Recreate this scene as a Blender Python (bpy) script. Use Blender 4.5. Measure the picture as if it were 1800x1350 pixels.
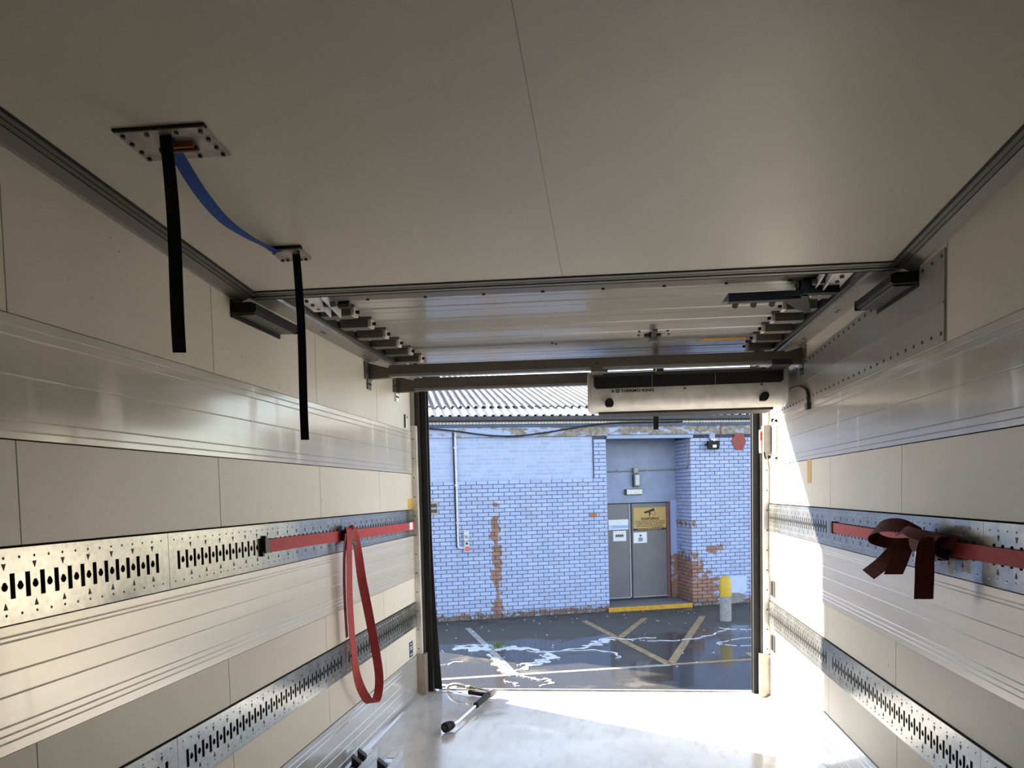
import bpy, math, random
from mathutils import Vector, Matrix
random.seed(7)
SC = bpy.context.scene
COL = SC.collection
for o in list(bpy.data.objects):
    bpy.data.objects.remove(o)

# ------------------------------------------------------------------ camera
cam_d = bpy.data.cameras.new('camera'); cam = bpy.data.objects.new('camera', cam_d); COL.objects.link(cam)
cam_d.sensor_width = 36; cam_d.lens = 36 * 1280.6 / 1800
cam_d.shift_x = (900 - 954.1) / 1800; cam_d.shift_y = (932.1 - 675) / 1800
cam_d.clip_start = .02; cam_d.clip_end = 500
def _axes(p, y, r):
    f = Vector((math.sin(y) * math.cos(p), math.cos(y) * math.cos(p), math.sin(p)))
    rt = Vector((math.cos(y), -math.sin(y), 0)); up = rt.cross(f)
    return rt * math.cos(r) + up * math.sin(r), up * math.cos(r) - rt * math.sin(r), f
_r, _u, _f = _axes(math.radians(-2.96), math.radians(-5.51), math.radians(-1.10))
cam.matrix_world = Matrix(((_r.x, _u.x, -_f.x, .177), (_r.y, _u.y, -_f.y, 0), (_r.z, _u.z, -_f.z, 1.424), (0, 0, 0, 1)))
SC.camera = cam

# ------------------------------------------------------------------ sky, sun, exposure
SUN_TO = Vector((-1, .585, .56)).normalized()
w = bpy.data.worlds.new('sky'); SC.world = w; w.use_nodes = True
nt = w.node_tree; nt.nodes.clear()
sky = nt.nodes.new('ShaderNodeTexSky'); sky.sky_type = 'NISHITA'; sky.sun_disc = False
sky.sun_elevation = math.asin(SUN_TO.z); sky.sun_rotation = math.atan2(SUN_TO.x, SUN_TO.y)
sky.air_density = 1.0; sky.dust_density = .25; sky.ozone_density = 1.0
bg = nt.nodes.new('ShaderNodeBackground'); bg.inputs[1].default_value = .215
wo = nt.nodes.new('ShaderNodeOutputWorld')
lum = nt.nodes.new('ShaderNodeRGBToBW'); pale = nt.nodes.new('ShaderNodeMix'); pale.data_type = 'RGBA'; pale.inputs[0].default_value = .45   # thin haze pales the blue
nt.links.new(sky.outputs[0], lum.inputs[0]); nt.links.new(sky.outputs[0], pale.inputs[6]); nt.links.new(lum.outputs[0], pale.inputs[7])
nt.links.new(pale.outputs[2], bg.inputs[0]); nt.links.new(bg.outputs[0], wo.inputs[0])
sd = bpy.data.lights.new('sun', 'SUN'); sd.energy = 8.5; sd.angle = math.radians(.6); sd.color = (1, .92, .80)
sun = bpy.data.objects.new('sun', sd); COL.objects.link(sun)
sun.rotation_euler = SUN_TO.to_track_quat('Z', 'Y').to_euler(); sun.location = (-20, 16, 14)
vs = SC.view_settings
vs.view_transform = 'Standard'; vs.look = 'None'; vs.gamma = 1; vs.use_curve_mapping = False
vs.exposure = 1.65
SC.cycles.max_bounces = 14; SC.cycles.diffuse_bounces = 9; SC.cycles.glossy_bounces = 6
SC.cycles.sample_clamp_indirect = 6; SC.cycles.caustics_reflective = False; SC.cycles.caustics_refractive = False
SC.cycles.use_denoising = True

# ------------------------------------------------------------------ helpers
class MB:
    def __init__(s): s.v = []; s.f = []
    def quad(s, *p):
        n = len(s.v); s.v += [tuple(q) for q in p]; s.f.append(tuple(range(n, n + len(p)))); return s
    def box(s, x0, x1, y0, y1, z0, z1):
        n = len(s.v)
        s.v += [(x, y, z) for x in (x0, x1) for y in (y0, y1) for z in (z0, z1)]
        for f in ((0, 1, 3, 2), (4, 6, 7, 5), (0, 4, 5, 1), (2, 3, 7, 6), (0, 2, 6, 4), (1, 5, 7, 3)):
            s.f.append(tuple(n + i for i in f))
        return s
    def prism(s, pts, d):
        """closed outline pts (3-D) swept along vector d"""
        n = len(s.v); k = len(pts); d = Vector(d)
        s.v += [tuple(p) for p in pts] + [tuple(Vector(p) + d) for p in pts]
        s.f.append(tuple(range(n, n + k))[::-1]); s.f.append(tuple(range(n + k, n + 2 * k)))
        for i in range(k):
            j = (i + 1) % k; s.f.append((n + i, n + j, n + k + j, n + k + i))
        return s
    def tube(s, path, r, n=8, cap=True):
        P = [Vector(p) for p in path]; m = len(P); base = len(s.v)
        rr = r if isinstance(r, (list, tuple)) else [r] * m
        ref = None
        for i in range(m):
            t = (P[min(i + 1, m - 1)] - P[max(i - 1, 0)])
            t = t.normalized() if t.length > 1e-9 else Vector((0, 0, 1))
            if ref is None:
                ref = t.orthogonal().normalized()
            a = ref - t * ref.dot(t)
            a = a.normalized() if a.length > 1e-6 else t.orthogonal().normalized()
            ref = a; b = t.cross(a)
            for k in range(n):
                an = 2 * math.pi * k / n
                s.v.append(tuple(P[i] + (a * math.cos(an) + b * math.sin(an)) * rr[i]))
        for i in range(m - 1):
            for k in range(n):
                q = (k + 1) % n
                s.f.append((base + i * n + k, base + i * n + q, base + (i + 1) * n + q, base + (i + 1) * n + k))
        if cap:
            s.f.append(tuple(base + k for k in range(n))[::-1]); s.f.append(tuple(base + (m - 1) * n + k for k in range(n)))
        return s
    def ribbon(s, path, wv, th=.0025):
        """webbing: path points, half-width vectors (one or a list)"""
        P = [Vector(p) for p in path]; m = len(P)
        W = [Vector(a) for a in wv] if isinstance(wv, list) else [Vector(wv)] * m
        base = len(s.v)
        for i in range(m):
            t = (P[min(i + 1, m - 1)] - P[max(i - 1, 0)]).normalized()
            nn = t.cross(W[i]); nn = nn.normalized() * th / 2 if nn.length > 1e-9 else Vector((th / 2, 0, 0))
            for a in (P[i] - W[i] - nn, P[i] + W[i] - nn, P[i] + W[i] + nn, P[i] - W[i] + nn): s.v.append(tuple(a))
        for i in range(m - 1):
            for k in range(4):
                q = (k + 1) % 4
                s.f.append((base + 4 * i + k, base + 4 * i + q, base + 4 * i + 4 + q, base + 4 * i + 4 + k))
        s.f.append((base + 3, base + 2, base + 1, base)); e = base + 4 * (m - 1); s.f.append((e, e + 1, e + 2, e + 3))
        return s
    def disc(s, c, nrm, r, h, n=12):
        c = Vector(c); nrm = Vector(nrm).normalized(); return s.tube([c, c + nrm * h], r, n)

def smooth_path(pts, sub=6):
    P = [Vector(p) for p in pts]; out = []
    for i in range(len(P) - 1):
        a, b, c, d = P[max(i - 1, 0)], P[i], P[i + 1], P[min(i + 2, len(P) - 1)]
        for k in range(sub):
            t = k / sub
            out.append(.5 * ((2 * b) + (c - a) * t + (2 * a - 5 * b + 4 * c - d) * t * t + (3 * b - a - 3 * c + d) * t ** 3))
    return out + [P[-1]]

ORG = {}; FRM = {}
ID = Matrix.Identity(4)
def tag(o, label=None, cat=None, group=None, kind=None):
    if label: o['label'] = label
    if cat: o['category'] = cat
    if group: o['group'] = group
    if kind: o['kind'] = kind
    return o
def empty(name, org, label=None, cat=None, frame=ID, group=None, kind=None):
    o = bpy.data.objects.new(name, None); COL.objects.link(o); o.empty_display_size = .1
    o.matrix_world = frame @ Matrix.Translation(Vector(org)); ORG[o.name] = Vector(org); FRM[o.name] = frame
    return tag(o, label, cat, group, kind)
def obj(name, mb, mat, parent=None, label=None, cat=None, frame=ID, group=None, kind=None, smooth=False, bevel=0):
    me = bpy.data.meshes.new(name)
    vs_ = [Vector(v) for v in mb.v]
    if parent is not None: org = ORG[parent.name]
    else:
        lo = [min(v[i] for v in vs_) for i in range(3)]; hi = [max(v[i] for v in vs_) for i in range(3)]
        org = Vector(((lo[0] + hi[0]) / 2, (lo[1] + hi[1]) / 2, lo[2]))
    me.from_pydata([tuple(v - org) for v in vs_], [], mb.f); me.update()
    if mat: me.materials.append(M[mat] if isinstance(mat, str) else mat)
    if smooth:
        for p in me.polygons: p.use_smooth = True
        try: me.set_sharp_from_angle(angle=math.radians(40))
        except Exception: pass
    o = bpy.data.objects.new(name, me); COL.objects.link(o)
    if parent is not None:
        o.parent = parent; ORG[o.name] = org
    else:
        o.matrix_world = frame @ Matrix.Translation(org); ORG[o.name] = org
    if bevel:
        b = o.modifiers.new('bevel', 'BEVEL'); b.width = bevel; b.segments = 2; b.limit_method = 'ANGLE'
    return tag(o, label, cat, group, kind)

# ------------------------------------------------------------------ materials
M = {}
def N(t, kind, **kw):
    n = t.nodes.new(kind)
    for k, v in kw.items():
        if k.startswith('_'): setattr(n, k[1:], v)
    return n
def sock(t, s, v):
    if isinstance(v, bpy.types.NodeSocket): t.links.new(v, s)
    else: s.default_value = v
def math_(t, op, a, b=0.0, c=None, clamp=False):
    n = t.nodes.new('ShaderNodeMath'); n.operation = op; n.use_clamp = clamp
    sock(t, n.inputs[0], a); sock(t, n.inputs[1], b)
    if c is not None: sock(t, n.inputs[2], c)
    return n.outputs[0]
def ramp(t, v, a, b, lo=0., hi=1.):
    n = t.nodes.new('ShaderNodeMapRange'); n.interpolation_type = 'SMOOTHSTEP'
    sock(t, n.inputs[0], v); n.inputs[1].default_value = a; n.inputs[2].default_value = b
    n.inputs[3].default_value = lo; n.inputs[4].default_value = hi
    return n.outputs[0]
def mixc(t, f, a, b):
    n = t.nodes.new('ShaderNodeMix'); n.data_type = 'RGBA'
    sock(t, n.inputs[0], f); sock(t, n.inputs[6], a); sock(t, n.inputs[7], b)
    return n.outputs[2]
def coords(t, scale=(1, 1, 1), src='Object', ref=None):
    tc = t.nodes.new('ShaderNodeTexCoord')
    if ref is not None: tc.object = ref
    mp = t.nodes.new('ShaderNodeMapping'); mp.inputs[3].default_value = scale
    if src == 'World':
        g = t.nodes.new('ShaderNodeNewGeometry'); t.links.new(g.outputs['Position'], mp.inputs[0])
    else: t.links.new(tc.outputs[src], mp.inputs[0])
    return mp.outputs[0]
def noise(t, vec, scale, detail=3, rough=.55, dist=0):
    n = t.nodes.new('ShaderNodeTexNoise'); n.inputs['Scale'].default_value = scale; n.inputs['Detail'].default_value = detail
    n.inputs['Roughness'].default_value = rough; n.inputs['Distortion'].default_value = dist
    if vec is not None: t.links.new(vec, n.inputs['Vector'])
    return n.outputs[0]
def C4(c): return (c[0], c[1], c[2], 1)
def base(name, col=(.5, .5, .5), rough=.5, metal=0., spec=.5):
    m = bpy.data.materials.new(name); m.use_nodes = True; t = m.node_tree
    p = t.nodes['Principled BSDF']
    p.inputs['Base Color'].default_value = C4(col); p.inputs['Roughness'].default_value = rough
    p.inputs['Metallic'].default_value = metal; p.inputs['Specular IOR Level'].default_value = spec
    M[name] = m; return m, t, p
def bump(t, p, h, strength=.2, dist=.01):
    b = t.nodes.new('ShaderNodeBump'); b.inputs['Strength'].default_value = strength; b.inputs['Distance'].default_value = dist
    t.links.new(h, b.inputs['Height']); t.links.new(b.outputs[0], p.inputs['Normal'])
def simple(name, col, rough=.5, metal=0., spec=.5, var=.12, scale=12., bmp=0.):
    m, t, p = base(name, col, rough, metal, spec)
    n = noise(t, coords(t, src='World'), scale, 4)
    d = tuple(max(0, c * (1 - var)) for c in col); l = tuple(min(1, c * (1 + var)) for c in col)
    t.links.new(mixc(t, ramp(t, n, .3, .7), C4(d), C4(l)), p.inputs['Base Color'])
    if bmp: bump(t, p, n, bmp, .004)
    return m

def mat_panel(name, col, rough, specks=True):
    m, t, p = base(name, col, rough)
    v = coords(t, src='World')
    n1 = noise(t, v, 1.3, 3); n2 = noise(t, v, 45, 2)
    c = mixc(t, ramp(t, n1, .3, .7), C4([x * .95 for x in col]), C4([min(1, x * 1.03) for x in col]))
    if specks:
        sp = ramp(t, n2, .735, .76); patch = ramp(t, noise(t, v, 2.1, 2), .45, .6)
        c = mixc(t, math_(t, 'MULTIPLY', math_(t, 'MULTIPLY', sp, patch), .75), c, (.22, .20, .17, 1))
        st = noise(t, coords(t, (9, 1.1, 26), 'World'), 1.0, 4); c = mixc(t, ramp(t, st, .62, .8, 0, .16), c, (.35, .32, .28, 1))
    t.links.new(c, p.inputs['Base Color'])
    t.links.new(ramp(t, noise(t, v, 1.2, 2), .2, .8, rough * .9, rough * 1.12), p.inputs['Roughness'])
    bump(t, p, noise(t, v, 160, 2), .04, .001)
mat_panel('panel_white', (.73, .69, .60), .42)
mat_panel('ceiling_white', (.65, .615, .53), .42, False)
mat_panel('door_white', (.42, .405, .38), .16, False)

def mat_alu(name, col, rough, metal=.75, streak=True):
    m, t, p = base(name, col, rough, metal)
    v = coords(t, src='World')
    h = noise(t, coords(t, (3, .8, 24), 'World'), 1.5, 2)           # rolled grain along the plank
    s = noise(t, coords(t, (2, 9, 1.3), 'World'), 1.1, 5, .6)       # dried water runs
    c = mixc(t, ramp(t, h, .3, .7), C4([x * .94 for x in col]), C4(col))
    c = mixc(t, ramp(t, s, .52, .75, 0, .22 if streak else .08), c, C4([min(1, x * 1.12) for x in col]))
    t.links.new(c, p.inputs['Base Color'])
    rr = math_(t, 'ADD', ramp(t, h, .2, .8, rough * .96, rough * 1.06), ramp(t, s, .50, .72, 0, .16 if streak else .05))
    t.links.new(rr, p.inputs['Roughness'])
    bump(t, p, noise(t, v, 4, 2), .02, .01)
mat_alu('plank_alu', (.66, .63, .575), .13, .12)
mat_alu('plate_alu', (.36, .345, .325), .30, .15)
mat_alu('plank_low', (.72, .675, .605), .30, .40, False)
mat_alu('skirt_alu', (.60, .595, .585), .14, .35)
def mat_galv():
    m, t, p = base('galvanised', (.5, .53, .54), .2, .72)
    v = coords(t, src='World')
    vo = t.nodes.new('ShaderNodeTexVoronoi'); vo.inputs['Scale'].default_value = 55; t.links.new(v, vo.inputs['Vector'])
    n = noise(t, v, 9, 4)
    c = mixc(t, vo.outputs['Distance'], (.30, .30, .278, 1), (.41, .408, .375, 1))
    c = mixc(t, ramp(t, n, .45, .7, 0, .3), c, (.46, .47, .45, 1))
    t.links.new(c, p.inputs['Base Color'])
    t.links.new(ramp(t, n, .3, .7, .14, .22), p.inputs['Roughness'])
mat_galv()
def mat_floor():
    m, t, p = base('wet_floor', (.6, .58, .56), .2, 0, .9)
    v = coords(t, src='World')
    n1 = noise(t, v, 2.4, 5, .6); n2 = noise(t, coords(t, (7, 2.2, 1), 'World'), 2.2, 5, .6)
    c = mixc(t, ramp(t, n1, .35, .7), (.70, .685, .67, 1), (.82, .805, .80, 1))
    dirt = math_(t, 'MULTIPLY', ramp(t, n2, .5, .66), .30)
    c = mixc(t, dirt, c, (.44, .33, .23, 1))
    t.links.new(c, p.inputs['Base Color'])
    wet = ramp(t, noise(t, v, 1.5, 4, .6, .4), .40, .58)
    t.links.new(math_(t, 'ADD', math_(t, 'MULTIPLY', wet, .12), .05), p.inputs['Roughness'])
    sx = t.nodes.new('ShaderNodeSeparateXYZ'); t.links.new(v, sx.inputs[0])
    g = math_(t, 'MULTIPLY', math_(t, 'SINE', math_(t, 'MULTIPLY', sx.outputs[0], 420.)), math_(t, 'SINE', math_(t, 'MULTIPLY', sx.outputs[1], 420.)))
    g = math_(t, 'ADD', math_(t, 'MULTIPLY', g, wet), math_(t, 'MULTIPLY', noise(t, v, 25, 3), 1.2))
    bump(t, p, g, .05, .002)
mat_floor()
simple('core_dark', (.07, .065, .06), .9, 0, .2)
simple('trim_alu', (.13, .12, .103), .5, .1, .5, .08, 5)
simple('trim_pale', (.18, .168, .147), .5, .1, .5, .06, 5)
simple('beam_grey', (.16, .145, .127), .45, .35, .5, .08, 5)
simple('beam_edge', (.34, .34, .35), .35, .5)
simple('track_grey', (.34, .325, .30), .36, .55, .5, .08, 8)
simple('steel', (.36, .35, .335), .34, .8, .5, .15, 20)
simple('steel_plate', (.37, .34, .31), .42, .6, .5, .18, 30)
simple('dark_steel', (.06, .055, .05), .45, .4)
simple('black_plastic', (.012, .012, .012), .6, 0, .25)
simple('black_rubber', (.022, .022, .023), .7, 0, .3)
simple('black_webbing', (.012, .012, .014), .85, 0, .2)
simple('blue_webbing', (.008, .055, .28), .6, 0, .3)
simple('red_webbing', (.46, .055, .06), .65, 0, .35, .12, 60, .15)
simple('dark_red_webbing', (.095, .012, .016), .7, 0, .3, .15, 60, .15)
simple('white_plastic', (.78, .765, .72), .3)
simple('jamb_white', (.78, .77, .74), .35, .1)
simple('grey_box', (.30, .28, .26), .5)
simple('grey_cover', (.46, .40, .33), .3, .55)
simple('amber_tape', (.62, .36, .04), .5)
simple('orange_buckle', (.40, .12, .03), .6)
simple('red_print', (.75, .12, .07), .5)
simple('navy_print', (.03, .04, .12), .4)
simple('dark_print', (.015, .015, .015), .6)
simple('paper', (.80, .82, .88), .6, 0, .3, .03)
simple('chrome', (.78, .77, .75), .12, .95, .5, .03)
simple('brass', (.62, .47, .24), .25, .9)
simple('lens_grey', (.035, .034, .03), .35)
simple('sill_alu', (.75, .75, .75), .25, .8)

# ================================================================== TRUCK BODY
Y0, YD, YS = -2.5, 5.06, 5.165     # bulkhead, end of walls, sill edge
YC = 2.67                          # end of the ceiling lining
def zc(y): return 2.295 - .085 * (y - 1.54)
ZB1, ZB0, ZR1T, ZR1B, ZA0, ZR2T, ZR2B, ZSK = 1.869, 1.574, 1.321, 1.137, .840, .664, .487, .288

floor = obj('floor', MB().box(-1.30, 1.30, Y0, YD + .03, -.16, 0), 'wet_floor', kind='structure')
obj('door_sill', MB().box(-1.22, 1.22, YD + .03, YS, -.16, .004), 'sill_alu', floor)
obj('sill_lip', MB().box(-1.10, 1.22, YS - .022, YS, .004, .012), 'sill_alu', floor)
for s in (-1, 1):   # cove fillet between floor and wall
    m = MB().prism([(s * 1.232, Y0, 0), (s * 1.20, Y0, .001), (s * 1.212, Y0, .010), (s * 1.232, Y0, .022)], (0, YD - Y0, 0))
    obj('floor_cove', m, 'skirt_alu', floor)

wall_front = obj('wall_front', MB().box(-1.30, 1.30, Y0 - .06, Y0, 0, 2.75), 'panel_white', kind='structure')

def grooved(s, z0, z1, grooves, d0=.012, gw=.0026, gd=.0026):
    """aluminium plank: profile with v-grooves, swept along the wall; s = wall side"""
    prof = [(-.0, z0), (d0, z0 + .001)]
    for g in sorted(grooves):
        prof += [(d0, g - gw), (d0 - gd, g), (d0, g + gw)]
    prof += [(d0, z1 - .001), (-.0, z1)]
    b = MB(); X = lambda d: s * (1.238 - d)
    n = len(prof)
    for y in (Y0 + .002, YD - .004):
        for d, z in prof: b.v.append((X(d), y, z))
    for i in range(n - 1):
        f = (i, i + 1, n + i + 1, n + i); b.f.append(f if s > 0 else f[::-1])
    b.f.append(tuple(range(n, 2 * n))); b.f.append(tuple(range(n))[::-1])
    return b

def panel_row(wall, s, z0, z1, seams, ztop=None):
    ys = [Y0 + .003] + seams + [YD - .003]
    for a, c in zip(ys, ys[1:]):
        g = .0018
        if ztop is None:
            b = MB().box(*sorted((s * 1.262, s * 1.231)), a + g, c - g, z0 + .0025, z1 - .0025)
        else:
            x0, x1 = sorted((s * 1.262, s * 1.231))
            b = MB().prism([(x0, a + g, z0 + .0025), (x0, c - g, z0 + .0025), (x0, c - g, ztop(c)), (x0, a + g, ztop(a))], (x1 - x0, 0, 0))
        obj('panel', b, 'panel_white', wall)

def slot_section(s, y0, y1, zc_, half, first, n):
    """anchor rail: plate with real slots and round holes"""
    X = lambda d: s * (1.238 - d)
    D0, D1 = .014, .004; hs, hw, r, pit = .030, .0075, .0108, .0455
    b = MB()
    def q(ya, yb, za, zb):
        p = [(X(D0), ya, za), (X(D0), yb, za), (X(D0), yb, zb), (X(D0), ya, zb)]
        b.quad(*(p if s < 0 else p[::-1]))
    y1 = min(y1, YD - .004)
    ks = [first + k * pit for k in range(n) if first + k * pit + hw < y1 - .01]
    q(y0, y1, zc_ + hs, zc_ + half); q(y0, y1, zc_ - half, zc_ - hs)
    q(y0, ks[0] - hw, zc_ - hs, zc_ + hs); q(ks[-1] + hw, y1, zc_ - hs, zc_ + hs)
    def wallq(p0, p1):
        pts = [(X(D0), p0[0], p0[1]), (X(D0), p1[0], p1[1]), (X(D1), p1[0], p1[1]), (X(D1), p0[0], p0[1])]
        b.quad(*pts)
    for k, y in enumerate(ks):
        c = [(y - hw, zc_ - hs), (y + hw, zc_ - hs), (y + hw, zc_ + hs), (y - hw, zc_ + hs)]
        for i in range(4): wallq(c[i], c[(i + 1) % 4])
        if k == len(ks) - 1: continue
        ya, yb = y + hw, ks[k + 1] - hw; ym = (ya + yb) / 2; hy = (yb - ya) / 2
        ca = math.atan2(hs, hy); an = [ca, math.pi / 2, math.pi - ca, math.pi, math.pi + ca, 1.5 * math.pi, 2 * math.pi - ca, 2 * math.pi]
        an = sorted(an + [(an[0] + math.pi / 2) / 2 , (math.pi / 2 + an[2]) / 2, math.pi + ca / 2, 2 * math.pi - ca / 2])
        inn = [(ym + r * .9 * math.cos(a), zc_ + r * math.sin(a)) for a in an]
        out = []
        for a in an:
            cx, sx = math.cos(a), math.sin(a)
            t_ = min(hy / abs(cx) if abs(cx) > 1e-6 else 9, hs / abs(sx) if abs(sx) > 1e-6 else 9)
            out.append((ym + cx * t_, zc_ + sx * t_))
        for i in range(len(an)):
            j = (i + 1) % len(an)
            p = [(X(D0), *inn[i]), (X(D0), *out[i]), (X(D0), *out[j]), (X(D0), *inn[j])]
            b.quad(*(p if s < 0 else p[::-1])); wallq(inn[i], inn[j])
    for za, zb in ((zc_ + half, 0), (zc_ - half, 0)):          # turned edges
        b.quad((X(D0), y0, za), (X(D0), y1, za), (X(0), y1, za), (X(0), y0, za))
    for yy in (y0, y1):
        b.quad((X(D0), yy, zc_ - half), (X(D0), yy, zc_ + half), (X(0), yy, zc_ + half), (X(0), yy, zc_ - half))
    arrows = MB(); rivets = MB(); Xa = X(D0 + .0008)
    for k, y in enumerate(ks[:-1]):
        if k % 2 == 0: continue
        ym = y + pit / 2
        for sg in (1, -1):
            pts = [(Xa, ym - .006, zc_ + sg * .054), (Xa, ym + .006, zc_ + sg * .054), (Xa, ym, zc_ + sg * .038)]
            arrows.prism(pts, (s * .0006, 0, 0))
    y = y0 + .03
    while y < y1 - .02:
        for sg in (1, -1):
            c = Vector((X(D0), y, zc_ + sg * (half - .022))); rr = .004
            n0 = len(rivets.v)
            rivets.v += [tuple(c + Vector((0, rr * math.cos(a), rr * math.sin(a)))) for a in [i * math.pi / 3 for i in range(6)]] + [tuple(c + Vector((-s * .0025, 0, 0)))]
            for i in range(6): rivets.f.append((n0 + i, n0 + (i + 1) % 6, n0 + 6))
        y += .0455
    return b, arrows, rivets

RAILS = {}
def build_wall(s):
    side = 'left' if s < 0 else 'right'
    wall = obj('wall_' + side, MB().box(*sorted((s * 1.262, s * 1.34)), Y0, YD, -.16, 2.78), 'core_dark', kind='structure')
    P = .9067
    sa = [.704, 1.611, 2.505, 3.415, 4.32] if s < 0 else [.98, 1.88, 2.785, 3.66, 4.55]
    panel_row(wall, s, ZB1, 0, [y - .004 for y in (sa if s < 0 else [.98, 2.436])], lambda y: 2.54 if y > YC else zc(y) + .02)
    panel_row(wall, s, ZR1T, ZB0, sa)
    panel_row(wall, s, ZR2T, ZA0, [y + .012 if s < 0 else y + .045 for y in sa])
    panel_row(wall, s, ZSK, ZR2B, [y + .02 if s < 0 else y + .03 for y in sa])
    obj('plank', grooved(s, ZB0, ZB1, [1.843, 1.818, 1.725, 1.62, 1.594]), 'plank_alu', wall)
    obj('plank', grooved(s, ZA0, ZR1B, [1.112, 1.10, 1.03, .975, .905, .885, .868]), 'plank_low', wall)
    obj('kick_plank', grooved(s, 0, ZSK, [.262, .235, .16, .115, .05]), 'skirt_alu', wall)
    for zt, zb, nm in ((ZR1T, ZR1B, 'upper'), (ZR2T, ZR2B, 'lower')):
        zm = (zt + zb) / 2; half = (zt - zb) / 2 - .003
        r = empty('anchor_rail', (s * 1.23, 1.3, zb), '%s slotted steel anchor rail on the %s wall %s' % (nm, side, {
            (-1, 'upper'): 'behind the looped red strap', (-1, 'lower'): 'below the bottom of the red loop',
            (1, 'upper'): 'behind the knotted red strap', (1, 'lower'): 'running down into the sunlit patch'}[(s, nm)]), 'rail', group='slotted anchor rails')
        RAILS[(s, nm)] = r
        obj('rail_section', MB().box(*sorted((s * 1.224, s * 1.238)), Y0 + .01, .697, zb + .003, zt - .003), 'galvanised', r)
        for a, b_ in ((.70, 2.175), (2.177, 3.652), (3.654, 5.056)):
            pl, ar, rv = slot_section(s, a, b_, zm, half, a + .052, 31)
            sec = obj('rail_section', pl, 'galvanised', r)
            obj('arrow_mark', ar, 'dark_print', sec, kind='stuff'); obj('rivet', rv, 'galvanised', sec, kind='stuff')
    return wall
wall_left = build_wall(-1); wall_right = build_wall(1)

# riveted aluminium plate on the upper right wall
rp = empty('wall_plate', (1.23, 3.6, 1.878), 'riveted grey aluminium plate high on the right wall above the plank', 'plate')
b = MB().prism([(1.231, 2.44, 1.878), (1.231, 4.96, 1.878), (1.231, 4.96, 2.10), (1.231, 2.44, 2.168)], (-.005, 0, 0)); obj('sheet', b, 'plate_alu', rp)
obj('fold', MB().box(1.222, 1.227, 2.44, 4.96, 1.997, 2.003), 'plate_alu', rp)
b = MB()
for k in range(36):
    y = 2.46 + k * .0705
    for z in (1.905, 2.148 - (y - 2.44) * .027): b.tube([(1.2265, y, z), (1.2235, y, z)], .006, 6)
obj('rivet', b, 'dark_steel', rp, kind='stuff')

# ceiling lining: two panels with a seam, cove trims, end strip
ceil_ = obj('ceiling', MB().prism([(-1.30, Y0, zc(Y0) + .02), (-1.30, YC, zc(YC) + .02), (-1.30, YC, zc(YC) + .06), (-1.30, Y0, zc(Y0) + .06)], (2.6, 0, 0)), 'core_dark', kind='structure')
for x0, x1 in ((-1.232, .0075), (.0095, 1.232)):
    obj('ceiling_panel', MB().prism([(x0, Y0, zc(Y0)), (x0, YC, zc(YC)), (x0, YC, zc(YC) + .02), (x0, Y0, zc(Y0) + .02)], (x1 - x0, 0, 0)), 'ceiling_white', ceil_)
obj('ceiling_joint', MB().prism([(.0075, Y0, zc(Y0) + .0005), (.0075, YC, zc(YC) + .0005), (.0075, YC, zc(YC) + .004), (.0075, Y0, zc(Y0) + .004)], (.002, 0, 0)), 'grey_box', ceil_)
for i, s in enumerate((-1, 1)):
    def prof(y):
        z = zc(y)
        return [(s * 1.158, y, z), (s * 1.160, y, z - .004), (s * 1.190, y, z - .010), (s * 1.191, y, z - .012), (s * 1.224, y, z - .026), (s * 1.2312, y, z - .032), (s * 1.2312, y, z)]
    def strip(name, idx, mat, parent=None, **kw):
        A, B = prof(Y0 + .002), prof(YC + .03); b = MB(); n = len(idx)
        b.v = [A[k] for k in idx] + [B[k] for k in idx]
        for k in range(n - 1): b.f.append((k, k + 1, n + k + 1, n + k))
        b.f.append(tuple(range(n))); b.f.append(tuple(range(n, 2 * n)))
        return obj(name, b, mat, parent, **kw)
    t_ = strip('trim_%d' % (i + 1), [6, 0, 1, 2, 3], 'trim_alu', kind='structure')
    strip('cove_face', [3, 4, 5, 6], 'trim_pale', t_)
    A = MB()
    for ya, yb in ((Y0 + .002, YC + .03),):
        A.prism([(s * 1.150, ya, zc(ya) - .0015), (s * 1.159, ya, zc(ya) - .0045), (s * 1.159, ya, zc(ya) + .002)], (0, yb - ya, zc(yb) - zc(ya)))
    obj('seal_bead', A, 'black_rubber', t_)
    for xg, dz in ((1.174, .0072), (1.1905, .0118)):
        ya, yb = Y0 + .002, YC + .03
        obj('groove', MB().prism([(s * (xg - .0011), ya, zc(ya) - dz - .0008), (s * (xg + .0011), ya, zc(ya) - dz - .0012), (s * xg, ya, zc(ya) - dz + .002)], (0, yb - ya, zc(yb) - zc(ya))), 'black_rubber', t_)
t3 = obj('trim_3', MB().box(-1.20, 1.20, YC + .0, YC + .05, zc(YC) - .004, zc(YC) + .05), 'trim_pale', kind='structure')
obj('seal_bead', MB().box(-1.165, 1.165, YC - .005, YC, zc(YC) - .0035, zc(YC) + .01), 'black_rubber', t3)
obj('groove', MB().box(-1.18, 1.18, YC + .024, YC + .028, zc(YC) - .0048, zc(YC)), 'black_rubber', t3)
obj('lip', MB().box(-1.20, 1.20, YC + .05, YC + .075, zc(YC) - .008, zc(YC) + .06), 'trim_pale', t3)
obj('lip_seal', MB().box(-1.19, 1.19, YC + .075, YC + .081, zc(YC) - .009, zc(YC) + .05), 'black_rubber', t3)
# roof over the door cavity and header
roof = obj('roof_shell', MB().box(-1.34, 1.34, YC - .1, YS, 2.54, 2.60), 'panel_white', kind='structure')
obj('door_header', MB().box(-1.34, 1.34, 5.09, YS, 2.40, 2.56), 'black_rubber', roof)
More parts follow.
